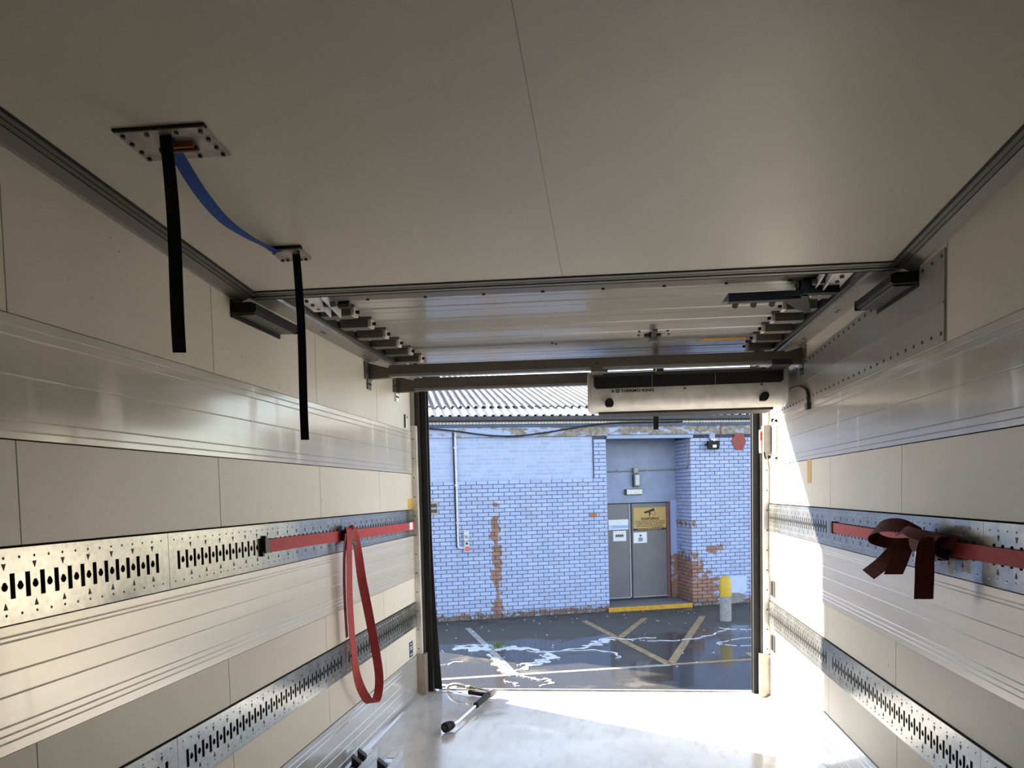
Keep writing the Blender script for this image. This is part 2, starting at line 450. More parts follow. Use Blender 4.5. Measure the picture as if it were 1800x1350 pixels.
# rear frame: end posts, black seals, foot covers
def jamb(s, i):
    side = 'left' if s < 0 else 'right'
    X = lambda a, c: sorted((s * a, s * c))
    t_ = obj('trim_%d' % i, MB().box(*X(1.236, 1.192), YD - .02, YD + .02, .29, 1.91 if s < 0 else 2.12), 'jamb_white', kind='structure')
    obj('door_guide', MB().box(*X(1.196, 1.178), YD + .02, YD + .04, 0, 2.42), 'dark_steel', t_)
    obj('guide_channel', MB().box(*X(1.236, 1.206), YD - .012, YD + .012, 1.91 if s < 0 else 2.12, 2.45), 'track_grey', t_)
    obj('frame_post', MB().box(*X(1.34, 1.18), YD + .04, YS - .02, -.16, 2.45), 'trim_alu', t_)
    obj('door_seal', MB().box(*X(1.19, 1.135), YD + .05, YS - .004, 0, 2.42), 'black_rubber', t_)
    obj('seal_lip', MB().box(*X(1.150, 1.128), YD + .09, YS - .004, .01, 2.42), 'black_rubber', t_)
    obj('foot_cover', MB().box(*X(1.232, 1.165), YD - .035, YD + .035, 0, .292), 'grey_cover', t_, bevel=.003)
    b = MB()
    for k in range(12):
        z = .33 + k * .135
        if z < 1.9: b.tube([(s * 1.214, YD - .02, z), (s * 1.214, YD - .024, z)], .005, 6)
    obj('rivet', b, 'dark_steel', t_, kind='stuff')
jamb(-1, 4); jamb(1, 5)

# ================================================================== OVERHEAD DOOR, TRACKS, BEAMS
door = empty('overhead_door', (0, 3.9, 2.27), 'white slatted overhead door parked open under the roof with rollers along both sides', 'door')
ys = [3.085, 3.255, 3.48, 3.705, 3.935, 4.165, 4.395, 4.625, 4.85]
for a, c in zip(ys, ys[1:]):
    p = [(-1.06, a + .003, 2.272), (-1.06, a + .010, 2.268), (-1.06, c - .012, 2.268), (-1.06, c - .003, 2.274), (-1.06, c - .003, 2.30), (-1.06, a + .003, 2.30)]
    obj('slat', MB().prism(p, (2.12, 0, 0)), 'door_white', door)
    obj('slat_groove', MB().box(-1.05, 1.05, a + (c - a) * .36, a + (c - a) * .36 + .003, 2.2675, 2.27), 'grey_box', door)
obj('hinge_strip', MB().box(-1.06, 1.06, 3.0, 4.85, 2.30, 2.306), 'core_dark', door)
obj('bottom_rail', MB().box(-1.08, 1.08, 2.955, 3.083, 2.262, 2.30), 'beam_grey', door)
b = MB()
for k in range(8): b.tube([(-.85 + k * .25, 3.07, 2.263), (-.85 + k * .25, 3.07, 2.256)], .007, 6)
obj('bolt', b, 'dark_steel', door, kind='stuff')
for s in (-1, 1):
    X = lambda a, c: sorted((s * a, s * c))
    for k in range(6):
        y = 3.172 + k * .2275
        br = obj('roller_bracket', MB().box(*X(1.10, .965), y, y + .062, 2.222, 2.268).box(*X(1.08, .945), y - .012, y + .002, 2.258, 2.270), 'trim_alu', door)
        obj('bracket_cap', MB().box(*X(.968, .950), y + .004, y + .058, 2.224, 2.262), 'jamb_white', br)
        obj('bracket_bolt', MB().tube([(s * .952, y + .03, 2.243), (s * .935, y + .03, 2.243)], .008, 6), 'black_plastic', br)
        obj('roller', MB().tube([(s * 1.15, y + .03, 2.243), (s * 1.10, y + .03, 2.243)], .018, 10), 'black_plastic', br)
    hb = obj('hinge_bracket', MB().prism([(s * 1.10, 2.90, 2.235), (s * 1.03, 2.90, 2.235), (s * 1.03, 3.10, 2.225), (s * 1.10, 3.10, 2.225)], (0, 0, .006))
             .prism([(s * 1.03, 2.90, 2.235), (s * 1.03, 3.10, 2.200), (s * 1.03, 3.10, 2.235), (s * 1.03, 2.92, 2.262)], (-s * .006, 0, 0))
             .prism([(s * 1.00, 2.93, 2.235), (s * 1.00, 3.14, 2.205), (s * 1.00, 3.14, 2.24), (s * 1.00, 2.95, 2.262)], (-s * .006, 0, 0)), 'jamb_white', door)
    b = MB()
    for y in (2.94, 3.0, 3.06): b.tube([(s * 1.065, y, 2.238), (s * 1.065, y, 2.224)], .008, 6)
    b.tube([(s * 1.04, 3.02, 2.235), (s * .975, 3.02, 2.235)], .012, 8); b.tube([(s * .99, 3.10, 2.25), (s * .94, 3.10, 2.25)], .016, 8)
    obj('hinge_bolt', b, 'dark_steel', hb, kind='stuff')
lt = obj('latch', MB().box(.385, .425, 3.98, 4.06, 2.235, 2.268).box(.393, .418, 3.80, 4.02, 2.236, 2.246).box(.36, .45, 4.01, 4.05, 2.255, 2.268), 'dark_steel', door)
obj('latch_ring', MB().tube([(.405, 4.04, 2.235), (.405, 4.04, 2.225)], .012, 8), 'chrome', lt)
b = MB()
for dx, dy in ((-.07, 0), (.09, .0), (-.07, -.09), (.08, -.08), (-.55, .12), (-.53, .15)): b.tube([(.40 + dx, 4.03 + dy, 2.268), (.40 + dx, 4.03 + dy, 2.262)], .007, 6)
obj('screw', b, 'dark_steel', door, kind='stuff')
obj('tape_strip', MB().prism([(.665, 4.268, 2.266), (.945, 4.258, 2.266), (.925, 4.178, 2.266), (.70, 4.185, 2.266)], (0, 0, .001)), 'amber_tape', door)

bb = empty('strap_hanger', (.85, 3.2, 2.2), 'black angled bracket with three pegs below the right side of the overhead door', 'bracket')
obj('arm', MB().box(.66, .95, 3.09, 3.125, 2.19, 2.225), 'black_plastic', bb)
obj('gusset', MB().prism([(.86, 3.10, 2.20), (.97, 3.06, 2.20), (1.07, 3.40, 2.20), (1.0, 3.33, 2.20)], (0, 0, .02)), 'black_plastic', bb)
obj('lug', MB().box(.95, 1.09, 3.05, 3.09, 2.20, 2.262), 'black_plastic', bb)
obj('tip', MB().prism([(.635, 3.085, 2.19), (.662, 3.085, 2.225), (.662, 3.085, 2.19)], (0, .035, 0)), 'trim_alu', bb)
for x in (.70, .775, .85): obj('peg', MB().tube([(x, 3.13, 2.205), (x, 3.165, 2.19)], .013, 8), 'black_plastic', bb, smooth=True)

for s, nm in ((-1, 'left'), (1, 'right')):
    tr = empty('door_track', (s * 1.17, 3.8, 2.205), 'grey steel %s door track running along the top of the %s wall' % (nm, nm), 'track')
    X = lambda a: s * a
    b = MB()
    pr = [(1.2305, 2.206), (1.150, 2.212), (1.150, 2.215), (1.2305, 2.209)]
    b.prism([(X(x), YC + .085, z) for x, z in pr], (0, 4.93 - YC - .085, 0)); obj('flange', b, 'track_grey', tr)
    pr = [(1.150, 2.206), (1.135, 2.206), (1.118, 2.245), (1.126, 2.250), (1.140, 2.216), (1.150, 2.215)]
    obj('lip', MB().prism([(X(x), YC + .085, z) for x, z in pr], (0, 4.93 - YC - .085, 0)), 'steel', tr)
    obj('inner_lip', MB().box(*sorted((X(1.118), X(1.106))), YC + .085, 4.93, 2.212, 2.252), 'dark_steel', tr)
    obj('upstand', MB().box(*sorted((X(1.2305), X(1.222))), YC + .085, 4.93, 2.209, 2.30), 'track_grey', tr)
    b = MB()
    for y in (3.4, 3.43, 4.0): b.tube([(X(1.19), y, 2.210), (X(1.19), y, 2.204)], .008, 6)
    obj('bolt', b, 'steel', tr, kind='stuff')

def cross_beam(y, z0, z1, x1, lab):
    e = empty('cross_beam', (0, y, z0), lab, 'beam')
    obj('tube', MB().box(-1.10, x1, y, y + .055, z0 + .014, z1), 'beam_grey', e)
    obj('lower_lip', MB().box(-1.10, x1, y - .006, y + .04, z0, z0 + .015), 'beam_edge', e)
    for s in (-1, 1):
        g = obj('end_bracket', MB().prism([(s * 1.2305, y + .01, z0 - .005), (s * 1.09, y + .01, z0 - .002), (s * 1.09, y + .01, z1 - .018), (s * 1.2305, y + .01, z1 + .02)], (0, .04, 0)), 'beam_grey', e)
        obj('wall_flange', MB().box(*sorted((s * 1.2305, s * 1.222)), y - .05, y + .07, z0 - .01, z1 + .02), 'beam_grey', g)
        obj('hanger_tab', MB().box(*sorted((s * 1.2305, s * 1.222)), y - .01, y + .05, z0 - .065, z0 - .01), 'beam_grey' if y < 4.4 else 'jamb_white', g)
        b = MB()
        for q in (-.035, .055): b.tube([(s * 1.222, y + q, z0 + .03), (s * 1.215, y + q, z0 + .03)], .007, 6)
        for q in (.0, .03): b.tube([(s * 1.222, y + q, z0 - .035), (s * 1.216, y + q, z0 - .035)], .006, 6)
        obj('bolt', b, 'dark_steel', g, kind='stuff')
    return e
cross_beam(4.15, 2.108, 2.176, 1.13, 'grey metal cross beam nearest the camera, above the cooling unit')
cb = cross_beam(4.70, 2.104, 2.185, 1.10, 'grey metal cross beam behind, between the nearer beam and the door opening')
obj('cover_strip', MB().box(-1.03, -.93, 4.688, 4.70, 2.15, 2.19), 'beam_grey', cb)
b = MB()
for x in (-.88, -.3, .15): b.tube([(x, 4.70, 2.176), (x, 4.693, 2.176)], .006, 6)
obj('bolt', b, 'dark_steel', cb, kind='stuff')

# ================================================================== COOLING UNIT
ev = empty('cooling_unit', (.61, 4.5, 1.89), 'white slim cooling unit with black air slot hung from the cross beams', 'cooling unit')
prof = [(4.36, 2.125), (4.30, 2.112), (4.296, 2.095), (4.292, 2.02), (4.30, 1.955), (4.325, 1.918), (4.375, 1.897), (4.56, 1.905), (4.68, 1.935), (4.70, 2.05), (4.66, 2.10)]
def clip(x0, x1, p, bev=.0): return MB().prism([(x0, a, c) for a, c in p], (x1 - x0, 0, 0))
obj('housing', clip(.062, 1.165, prof), 'white_plastic', ev, smooth=True)
for x0, x1 in ((.040, .064), (1.163, 1.188)):
    pp = [(4.5 + (a - 4.5) * (1.0), 2.0 + (c - 2.0) * 1.0) for a, c in prof]
    obj('end_cap', clip(x0, x1, pp), 'white_plastic', ev, smooth=True, bevel=.008)
obj('back_edge', MB().box(.075, 1.155, 4.289, 4.30, 2.086, 2.108), 'trim_alu', ev)
gr = obj('air_slot', MB().prism([(.078, 4.2915, 2.088), (.078, 4.2915, 2.036), (.092, 4.2915, 2.020), (1.14, 4.2915, 2.026), (1.153, 4.2915, 2.040), (1.153, 4.2915, 2.092)], (0, -.003, 0)), 'dark_print', ev)
for x in (.412, .770): obj('slot_divider', MB().box(x, x + .004, 4.284, 4.289, 2.024, 2.09), 'grey_box', gr)
for x, sh in ((.166, 0), (1.048, .008)):
    pts = []
    for k in range(14):
        a = 2 * math.pi * k / 14
        pts.append((x + .026 * math.cos(a) + (.008 * math.sin(a) if sh else 0), 1.938 + sh + .028 * max(math.sin(a), -.8)))
    def yf(z):
        for (a, c), (a2, c2) in zip(prof[3:6], prof[4:7]):
            if c >= z >= c2: return a + (a2 - a) * (c - z) / (c - c2) - .004
        return 4.29
    ymin = min(yf(pz) for px, pz in pts) - .002
    b = MB().prism([(px, ymin, pz) for px, pz in pts], (0, .035, 0))
    obj('drain_port', b, 'dark_print', ev)
b = MB()
for x, z in ((.188, 2.003), (.60, 2.008), (1.032, 2.016)): b.tube([(x, 4.298, z), (x, 4.284, z)], .006, 8)
obj('screw', b, 'dark_steel', ev, kind='stuff')

def text_mb(txt, size, bold=0., sx=1.):
    cu = bpy.data.curves.new('t', 'FONT'); cu.body = txt; cu.size = size; cu.offset = bold; cu.align_x = 'CENTER'; cu.align_y = 'CENTER'; cu.resolution_u = 2
    o = bpy.data.objects.new('t', cu); COL.objects.link(o)
    bpy.context.view_layer.update()
    me = bpy.data.meshes.new_from_object(o.evaluated_get(bpy.context.evaluated_depsgraph_get()))
    v = [(p.co.x * sx, p.co.y) for p in me.vertices]; f = [tuple(p.vertices) for p in me.polygons]
    bpy.data.objects.remove(o); bpy.data.curves.remove(cu); bpy.data.meshes.remove(me)
    return v, f
def text_on(name, txt, width, height, place, mat, parent, bold=0., **kw):
    """place(a, b) -> 3-D point for text-plane coordinates; fitted to width x height"""
    v, f = text_mb(txt, 1., bold)
    x0, x1 = min(p[0] for p in v), max(p[0] for p in v); y0, y1 = min(p[1] for p in v), max(p[1] for p in v)
    b = MB(); b.v = [tuple(place((p[0] - (x0 + x1) / 2) / (x1 - x0) * width, (p[1] - (y0 + y1) / 2) / (y1 - y0) * height)) for p in v]; b.f = f
    return obj(name, b, mat, parent, **kw)
text_on('lettering', 'THERMO KING', .192, .0165, lambda a, c: (.328 + a, 4.2895 + (2.004 - c - 2.02) * .0, 2.0045 + c), 'dark_print', ev, .03, label='black brand lettering on the cooling unit')
lg = obj('logo', MB().box(.205, .226, 4.2885, 4.29, 1.995, 2.014), 'dark_print', ev)
b = MB()
for k in range(3): b.box(.208 + k * .006, .210 + k * .006, 4.2878, 4.2886, 1.998, 2.011)
b.box(.208, .224, 4.2878, 4.2886, 2.004, 2.0058); obj('logo_line', b, 'white_plastic', lg)
hb = obj('mounting_bracket', MB().box(.058, .140, 4.14, 4.148, 2.118, 2.158).box(.066, .132, 4.14, 4.30, 2.098, 2.12), 'beam_grey', ev)
obj('bracket_bolt', MB().tube([(.10, 4.14, 2.14), (.10, 4.133, 2.14)], .008, 6).tube([(.10, 4.16, 2.108), (.16, 4.16, 2.108)], .012, 8), 'dark_steel', hb)
hb = obj('mounting_bracket', MB().box(.435, .475, 4.20, 4.30, 2.095, 2.125), 'dark_steel', ev); obj('mounting_bracket', MB().box(1.06, 1.17, 4.14, 4.30, 2.10, 2.13), 'dark_steel', ev)
obj('drain_lip', MB().box(.10, 1.12, 4.40, 4.62, 1.885, 1.898), 'dark_steel', ev)
# hose and cable to the wall
hs = empty('hose', (1.22, 4.1, 1.8), 'brown hose looping from the cooling unit to the right wall', 'hose')
P = smooth_path([(1.17, 4.42, 1.965), (1.195, 4.32, 1.985), (1.208, 4.20, 1.985), (1.215, 4.10, 1.965), (1.218, 4.03, 1.93), (1.218, 4.02, 1.86)])
obj('tube', MB().tube(P, .008, 8), simple('hose_brown', (.11, .06, .05), .5), hs, smooth=True)
obj('wall_clip', MB().box(1.205, 1.2305, 3.99, 4.04, 1.838, 1.872), 'dark_steel', hs)
obj('pull_strap', MB().ribbon([(.472, 4.90, 2.30), (.472, 4.90, 2.05), (.471, 4.90, 1.93), (.469, 4.90, 1.826)], (.017, 0, 0), .004), 'black_webbing', label='short black pull strap hanging below the cooling unit', cat='strap')

# ================================================================== CEILING FITTINGS
def ceil_pt(x, y, d=0): return (x, y, zc(y) - d)
def ceil_plate(name, lab, x0, x1, y0, y1, bolts, th):
    e = empty(name, ceil_pt((x0 + x1) / 2, (y0 + y1) / 2, th), lab, 'plate')
    b = MB().prism([ceil_pt(x0, y0, .0005), ceil_pt(x1, y0, .0005), ceil_pt(x1, y1, .0005), ceil_pt(x0, y1, .0005)], (0, 0, -th)); obj('base_plate', b, 'steel_plate', e)
    for x, y in bolts: obj('bolt', MB().tube([ceil_pt(x, y, th), ceil_pt(x, y, th + .006)], .0055, 6), 'dark_steel', e)
    obj('gasket', MB().prism([ceil_pt(x0 - .004, y0 - .004, .0), ceil_pt(x1 + .004, y0 - .004, .0), ceil_pt(x1 + .004, y0 + .01, 0), ceil_pt(x0 - .004, y0 + .01, .0)], (0, 0, -th * .7)), 'black_rubber', e)
    return e
x0, x1, y0, y1 = -.965, -.748, 1.64, 1.762
bl = [(x, y) for x in (x0 + .013, (x0 * 2 + x1) / 3, (x0 + 2 * x1) / 3, x1 - .013) for y in (y0 + .012, y1 - .012)] + [(x, y) for x in (x0 + .013, x1 - .013) for y in (y0 + .045, y0 + .08)]
e = ceil_plate('ceiling_plate', 'large rectangular steel bolt plate on the ceiling with an orange buckle', x0, x1, y0, y1, bl, .008)
obj('buckle', MB().prism([ceil_pt(-.885, 1.688, .008), ceil_pt(-.802, 1.688, .008), ceil_pt(-.802, 1.712, .008), ceil_pt(-.885, 1.712, .008)], (0, 0, -.014)), 'orange_buckle', e)
obj('buckle_pin', MB().tube([ceil_pt(-.892, 1.70, .02), ceil_pt(-.795, 1.70, .02)], .006, 8), 'dark_steel', e)
x0, x1, y0, y1 = -.914, -.81, 2.297, 2.385
e = ceil_plate('ceiling_plate', 'small steel bolt plate on the ceiling at the far end of the blue strap', x0, x1, y0, y1, [(x, y) for x in (x0 + .012, x1 - .012) for y in (y0 + .014, y1 - .014)] + [(x0 + .03, y1 - .014), (x1 - .03, y1 - .014)], .012)
def hang(top, bot, hw, lab):
    top, bot = Vector(top), Vector(bot)
    pts = [top + (bot - top) * t + Vector((.003 * math.sin(5 * t), .004 * math.sin(3.3 * t + .5), 0)) for t in [i / 14 for i in range(15)]]
    W = [Vector((hw, .25 * hw * math.sin(2 * t), 0)) for t in [i / 14 for i in range(15)]]
    obj('hanging_strap', MB().ribbon(pts, W, .004), 'black_webbing', label=lab, cat='strap')
hang((-.853, 1.660, zc(1.66) - .008), (-.837, 1.660, 1.772), .0145, 'nearer black webbing strap hanging from the large ceiling plate')
hang((-.838, 2.330, zc(2.33) - .012), (-.817, 2.310, 1.611), .0125, 'farther black webbing strap hanging from the small ceiling plate')
P = smooth_path([(-.850, 1.672, 2.272), (-.862, 1.715, 2.262), (-.872, 1.83, 2.218), (-.880, 1.96, 2.193), (-.888, 2.11, 2.198), (-.897, 2.24, 2.215), (-.886, 2.305, 2.216)], 5)
W = [Vector((.013, 0, .004 + .006 * math.sin(i * .2))) for i in range(len(P))]
obj('sagging_strap', MB().ribbon(P, W, .003), 'blue_webbing', label='blue webbing strap sagging between the two ceiling plates', cat='strap')

for s, nm in ((-1, 'left'), (1, 'right')):
    e = empty('interior_lamp', (s * 1.2, 2.83, 2.10), 'black slim box lamp under the %s ceiling trim near the door track' % nm, 'lamp', group='interior lamps')
    X = lambda a, c: sorted((s * a, s * c))
    obj('housing', MB().prism([(s * 1.2305, 2.64, 2.155), (s * 1.155, 2.64, 2.155), (s * 1.140, 2.65, 2.150), (s * 1.140, 2.65, 2.125), (s * 1.150, 2.65, 2.118), (s * 1.2305, 2.64, 2.118)], (0, .38, 0)), 'black_plastic', e)
    obj('lens', MB().box(*X(1.222, 1.152), 2.665, 2.995, 2.112, 2.119), 'lens_grey', e, bevel=.003)
    obj('back_plate', MB().box(*X(1.2305, 1.224), 2.632, 3.028, 2.10, 2.165), 'black_plastic', e)
    obj('end_cap', MB().box(*X(1.16, 1.138), 3.012, 3.024, 2.116, 2.152), 'black_plastic', e)

# ================================================================== RED RATCHET STRAPS
ls = empty('ratchet_strap', (-1.2, 3.9, .28), 'red ratchet strap along the left wall rail with its tail hanging in a loop', 'strap')
obj('band', MB().ribbon([(-1.213, 2.83, 1.2295), (-1.214, 3.3, 1.226), (-1.212, 3.76, 1.219), (-1.213, 4.4, 1.213), (-1.214, 5.02, 1.208)], (0, 0, .0265), .003), 'red_webbing', ls)
obj('end_hook', MB().box(-1.226, -1.205, 2.785, 2.822, 1.203, 1.262).box(-1.224, -1.212, 2.775, 2.79, 1.19, 1.212).box(-1.226, -1.212, 2.80, 2.815, 1.262, 1.272), 'dark_steel', ls, bevel=.002)
obj('care_label', MB().box(-1.2115, -1.2105, 4.88, 4.96, 1.185, 1.236), 'paper', ls)
rt = obj('ratchet', MB().box(-1.210, -1.185, 3.62, 3.76, 1.195, 1.25).prism([(-1.185, 3.66, 1.19), (-1.165, 3.70, 1.165), (-1.165, 3.77, 1.175), (-1.185, 3.77, 1.25)], (-.01, 0, 0)), 'dark_steel', ls, bevel=.002)
obj('spindle', MB().tube([(-1.185, 3.69, 1.19), (-1.185, 3.69, 1.256)], .009, 8), 'dark_steel', rt, smooth=True)
pts = [(-1.195, 3.645, 1.250), (-1.182, 3.640, 1.262), (-1.172, 3.625, 1.23), (-1.170, 3.61, 1.10), (-1.172, 3.605, .88), (-1.165, 3.615, .62), (-1.158, 3.65, .46), (-1.150, 3.75, .335), (-1.142, 3.84, .292), (-1.138, 3.90, .325), (-1.138, 3.925, .42), (-1.140, 3.88, .58), (-1.145, 3.80, .80), (-1.155, 3.745, .98), (-1.165, 3.725, 1.14), (-1.176, 3.715, 1.235), (-1.188, 3.70, 1.262), (-1.20, 3.69, 1.245)]
P = smooth_path(pts, 5); n = len(P); W = []
def lerp_keys(t, keys):
    for (a, u), (b_, v) in zip(keys, keys[1:]):
        if a <= t <= b_: return u + (v - u) * (t - a) / (b_ - a)
    return keys[-1][1]
for i in range(n):
    t = i / (n - 1); an = lerp_keys(t, [(0, 80), (.3, 75), (.42, 40), (.55, 15), (.70, 12), (.80, 45), (.9, 80), (1, 85)])
    tg = (P[min(i + 1, n - 1)] - P[max(i - 1, 0)]).normalized()
    a = math.radians(an); wv = Vector((math.cos(a), math.sin(a), 0)); wv = (wv - tg * wv.dot(tg)).normalized() * .0235
    W.append(wv)
obj('tail_loop', MB().ribbon(P, W, .003), 'red_webbing', ls)
obj('tail_strand', MB().ribbon(smooth_path([(-1.178, 3.60, 1.235), (-1.19, 3.59, 1.1), (-1.195, 3.595, .9), (-1.192, 3.60, .70)], 4), (0, .016, 0), .003), 'red_webbing', ls)

rs = empty('ratchet_strap', (1.2, 2.6, 1.06), 'red strap along the right wall rail with dark red webbing tied in a knot', 'strap')
obj('band', MB().ribbon([(1.213, 1.30, 1.231), (1.213, 1.94, 1.230), (1.212, 2.39, 1.2265), (1.210, 2.55, 1.226), (1.212, 3.0, 1.231), (1.213, 3.56, 1.233)], (0, 0, .0225), .003), 'red_webbing', rs)
obj('end_hook', MB().box(1.206, 1.226, 3.555, 3.585, 1.205, 1.262), 'dark_steel', rs, bevel=.002)
def rib(name, pts, wv, sub=5, mat='dark_red_webbing'):
    P = smooth_path(pts, sub); n = len(P)
    if isinstance(wv, list):
        W = []
        for i in range(n):
            t = i / (n - 1) * (len(wv) - 1); k = min(int(t), len(wv) - 2); W.append(Vector(wv[k]).lerp(Vector(wv[k + 1]), t - k))
    else: W = wv
    obj(name, MB().ribbon(P, W, .003), mat, rs)
rib('knot_loop', [(1.185, 2.50, 1.262), (1.150, 2.56, 1.288), (1.120, 2.63, 1.288), (1.105, 2.70, 1.268), (1.115, 2.725, 1.238), (1.150, 2.70, 1.222), (1.18, 2.62, 1.222)], [(.008, .012, .020), (.010, .010, .022), (.012, -.002, .022), (.016, -.004, .018), (.016, 0, .016), (.010, 0, .022)])
rib('knot_tail', [(1.17, 2.57, 1.236), (1.145, 2.60, 1.205), (1.125, 2.66, 1.155), (1.105, 2.755, 1.102)], [(.020, -.012, -.008), (.019, -.012, -.013), (.017, -.012, -.016)])
rib('knot_tail', [(1.165, 2.52, 1.25), (1.140, 2.53, 1.205), (1.135, 2.56, 1.16), (1.13, 2.585, 1.122)], [(.022, -.016, .002), (.024, -.018, 0), (.024, -.02, .002)])
rib('knot_tail', [(1.175, 2.33, 1.258), (1.140, 2.32, 1.262), (1.128, 2.325, 1.21), (1.130, 2.335, 1.14), (1.132, 2.345, 1.072)], [(.02, -.012, .004), (.024, -.010, 0), (.024, -.012, 0), (.023, -.014, .002)])
rib('knot_wrap', [(1.15, 2.60, 1.262), (1.135, 2.50, 1.278), (1.13, 2.42, 1.272), (1.15, 2.33, 1.262), (1.19, 2.26, 1.252)], [(.008, 0, .012), (.012, 0, .012), (.012, 0, .016), (.006, 0, .022)])
rib('knot_wrap', [(1.185, 2.42, 1.268), (1.140, 2.43, 1.262), (1.145, 2.43, 1.215), (1.185, 2.42, 1.192)], [(0, .035, 0), (0, .04, 0), (0, .035, 0)])
rib('knot_wrap', [(1.185, 2.32, 1.268), (1.150, 2.34, 1.265), (1.150, 2.36, 1.215), (1.190, 2.36, 1.195)], [(0, .05, 0), (0, .055, 0), (0, .05, 0)])
rk = obj('ratchet', MB().box(1.175, 1.21, 2.35, 2.47, 1.19, 1.265).prism([(1.175, 2.40, 1.20), (1.150, 2.44, 1.185), (1.150, 2.47, 1.20), (1.175, 2.47, 1.26)], (.012, 0, 0)), 'dark_steel', rs, bevel=.002)
obj('spindle', MB().tube([(1.15, 2.445, 1.165), (1.15, 2.445, 1.265)], .005, 8), 'chrome', rk, smooth=True)
obj('folded_tail', MB().ribbon([(1.18, 2.40, 1.195), (1.165, 2.395, 1.175), (1.17, 2.39, 1.15)], (0, .022, 0), .003), 'red_webbing', rs)

# ================================================================== SMALL WALL FITTINGS
bx = empty('control_box', (1.21, 4.95, 1.6), 'grey control box on a white bracket beside the right door post', 'box')
obj('case', MB().box(1.176, 1.226, 4.955, 5.03, 1.664, 1.842), 'grey_box', bx, bevel=.006)
obj('white_back', MB().box(1.160, 1.178, 5.0, 5.03, 1.66, 1.815), 'white_plastic', bx, bevel=.004)
obj('red_mark', MB().box(1.162, 1.174, 4.998, 5.0, 1.745, 1.80), 'red_print', bx)
obj('bracket', MB().box(1.214, 1.2305, 4.78, 4.95, 1.845, 1.86).box(1.214, 1.2305, 4.78, 4.80, 1.61, 1.86).box(1.214, 1.2305, 4.78, 4.98, 1.605, 1.62), 'jamb_white', bx)
for y, z in ((4.86, 1.862), (4.97, 1.63)): obj('bolt', MB().tube([(1.22, y, z), (1.205, y, z)], .012, 8), 'black_plastic', bx)
obj('cable', MB().tube(smooth_path([(1.19, 5.0, 1.665), (1.195, 5.01, 1.64), (1.20, 5.0, 1.62)]), .005, 6), 'black_plastic', bx)
for z0, z1, lab in ((.70, .825, 'upper recessed dark latch plate beside the right door post'), (.335, .465, 'lower recessed dark latch plate beside the right door post')):
    e = empty('latch_plate', (1.23, 4.9, z0), lab, 'latch', group='latch plates')
    obj('frame', MB().box(1.222, 1.2312, 4.83, 4.955, z0, z1), 'steel', e)
    obj('recess', MB().box(1.219, 1.223, 4.845, 4.90, z0 + .012, z1 - .012), 'dark_print', e); obj('keeper', MB().box(1.214, 1.222, 4.905, 4.945, z0 + .015, z1 - .015), 'dark_steel', e)
obj('tape_strip', MB().box(1.2295, 1.2312, 4.0, 4.078, 1.447, 1.578), 'amber_tape', label='vertical strip of brown tape on the right wall', cat='tape')
obj('tape_strip', MB().box(-1.2312, -1.2295, 4.925, 5.03, 1.326, 1.399), 'amber_tape', label='small amber sticker on the left wall beside the door post', cat='sticker')
obj('red_sticker', MB().box(1.2295, 1.2312, 4.86, 4.975, 1.466, 1.478), 'red_print', label='small red sticker on the right wall near the door post', cat='sticker')
e = empty('sticker', (-1.23, 4.90, .30), 'navy sticker with white marks low on the left wall by the door', 'sticker')
obj('sheet', MB().box(-1.2312, -1.2298, 4.855, 4.945, .302, .408), 'navy_print', e)
b = MB()
for z, a in ((.388, .03), (.366, .05), (.352, .05), (.316, .055)): b.box(-1.2298, -1.2293, 4.90 - a / 2, 4.90 + a / 2, z, z + .007)
obj('print_line', b, 'paper', e, kind='stuff')
e = empty('wall_hook', (-1.22, 4.93, 1.88), 'small metal latch strip on the upper left wall beside the door', 'hook')
obj('strip', MB().box(-1.2312, -1.226, 4.90, 4.97, 1.885, 1.975), 'jamb_white', e); obj('edge', MB().box(-1.2312, -1.222, 4.89, 4.902, 1.885, 1.975), 'dark_steel', e)
obj('screw', MB().tube([(-1.226, 4.945, 1.96), (-1.222, 4.945, 1.96)], .010, 8), 'steel', e)
# loose black rubber strip in the doorway
P = smooth_path([(-1.150, 5.142, 2.30), (-1.150, 5.142, 1.7), (-1.148, 5.142, 1.2), (-1.140, 5.14, .85), (-1.120, 5.135, .4), (-1.098, 5.13, .014)], 4)
obj('rubber_strip', MB().ribbon(P, (.024, 0, 0), .008), 'black_rubber', label='long black rubber strip leaning in the left of the doorway', cat='strip')

# ================================================================== PRESSURE WASHER LANCE
lz = empty('pressure_washer_lance', (-.76, 4.6, 0), 'pressure washer lance with black grip lying on the wet floor', 'pressure washer')
r0 = .022
noz, nozb, tub, grip, gun = Vector((-.838, 4.20, .034)), Vector((-.805, 4.265, .034)), Vector((-.735, 4.663, .036)), Vector((-.695, 4.894, .040)), Vector((-.672, 4.955, .042))
obj('nozzle', MB().tube([noz, noz.lerp(nozb, .35), noz.lerp(nozb, .40), noz.lerp(nozb, .6), noz.lerp(nozb, .65), nozb], [.030, .032, .025, .025, .029, .022], 14), 'black_rubber', lz, smooth=True)
obj('nozzle_face', MB().tube([noz, noz - (nozb - noz).normalized() * .004], .018, 12), 'dark_steel', lz)
obj('lance_tube', MB().tube([nozb, (-.788, 4.33, .030), (-.76, 4.52, .031), tub], .0085, 8), 'chrome', lz, smooth=True)
obj('foregrip', MB().tube([tub - Vector((.002, .012, 0)), tub, tub.lerp(grip, .08), grip], [.014, .021, .019, .021], 12), 'black_rubber', lz, smooth=True)
obj('gun_body', MB().tube([grip, grip.lerp(gun, .2), gun, gun + Vector((.008, .02, 0))], [.021, .027, .026, .016], 12), 'grey_box', lz, smooth=True)
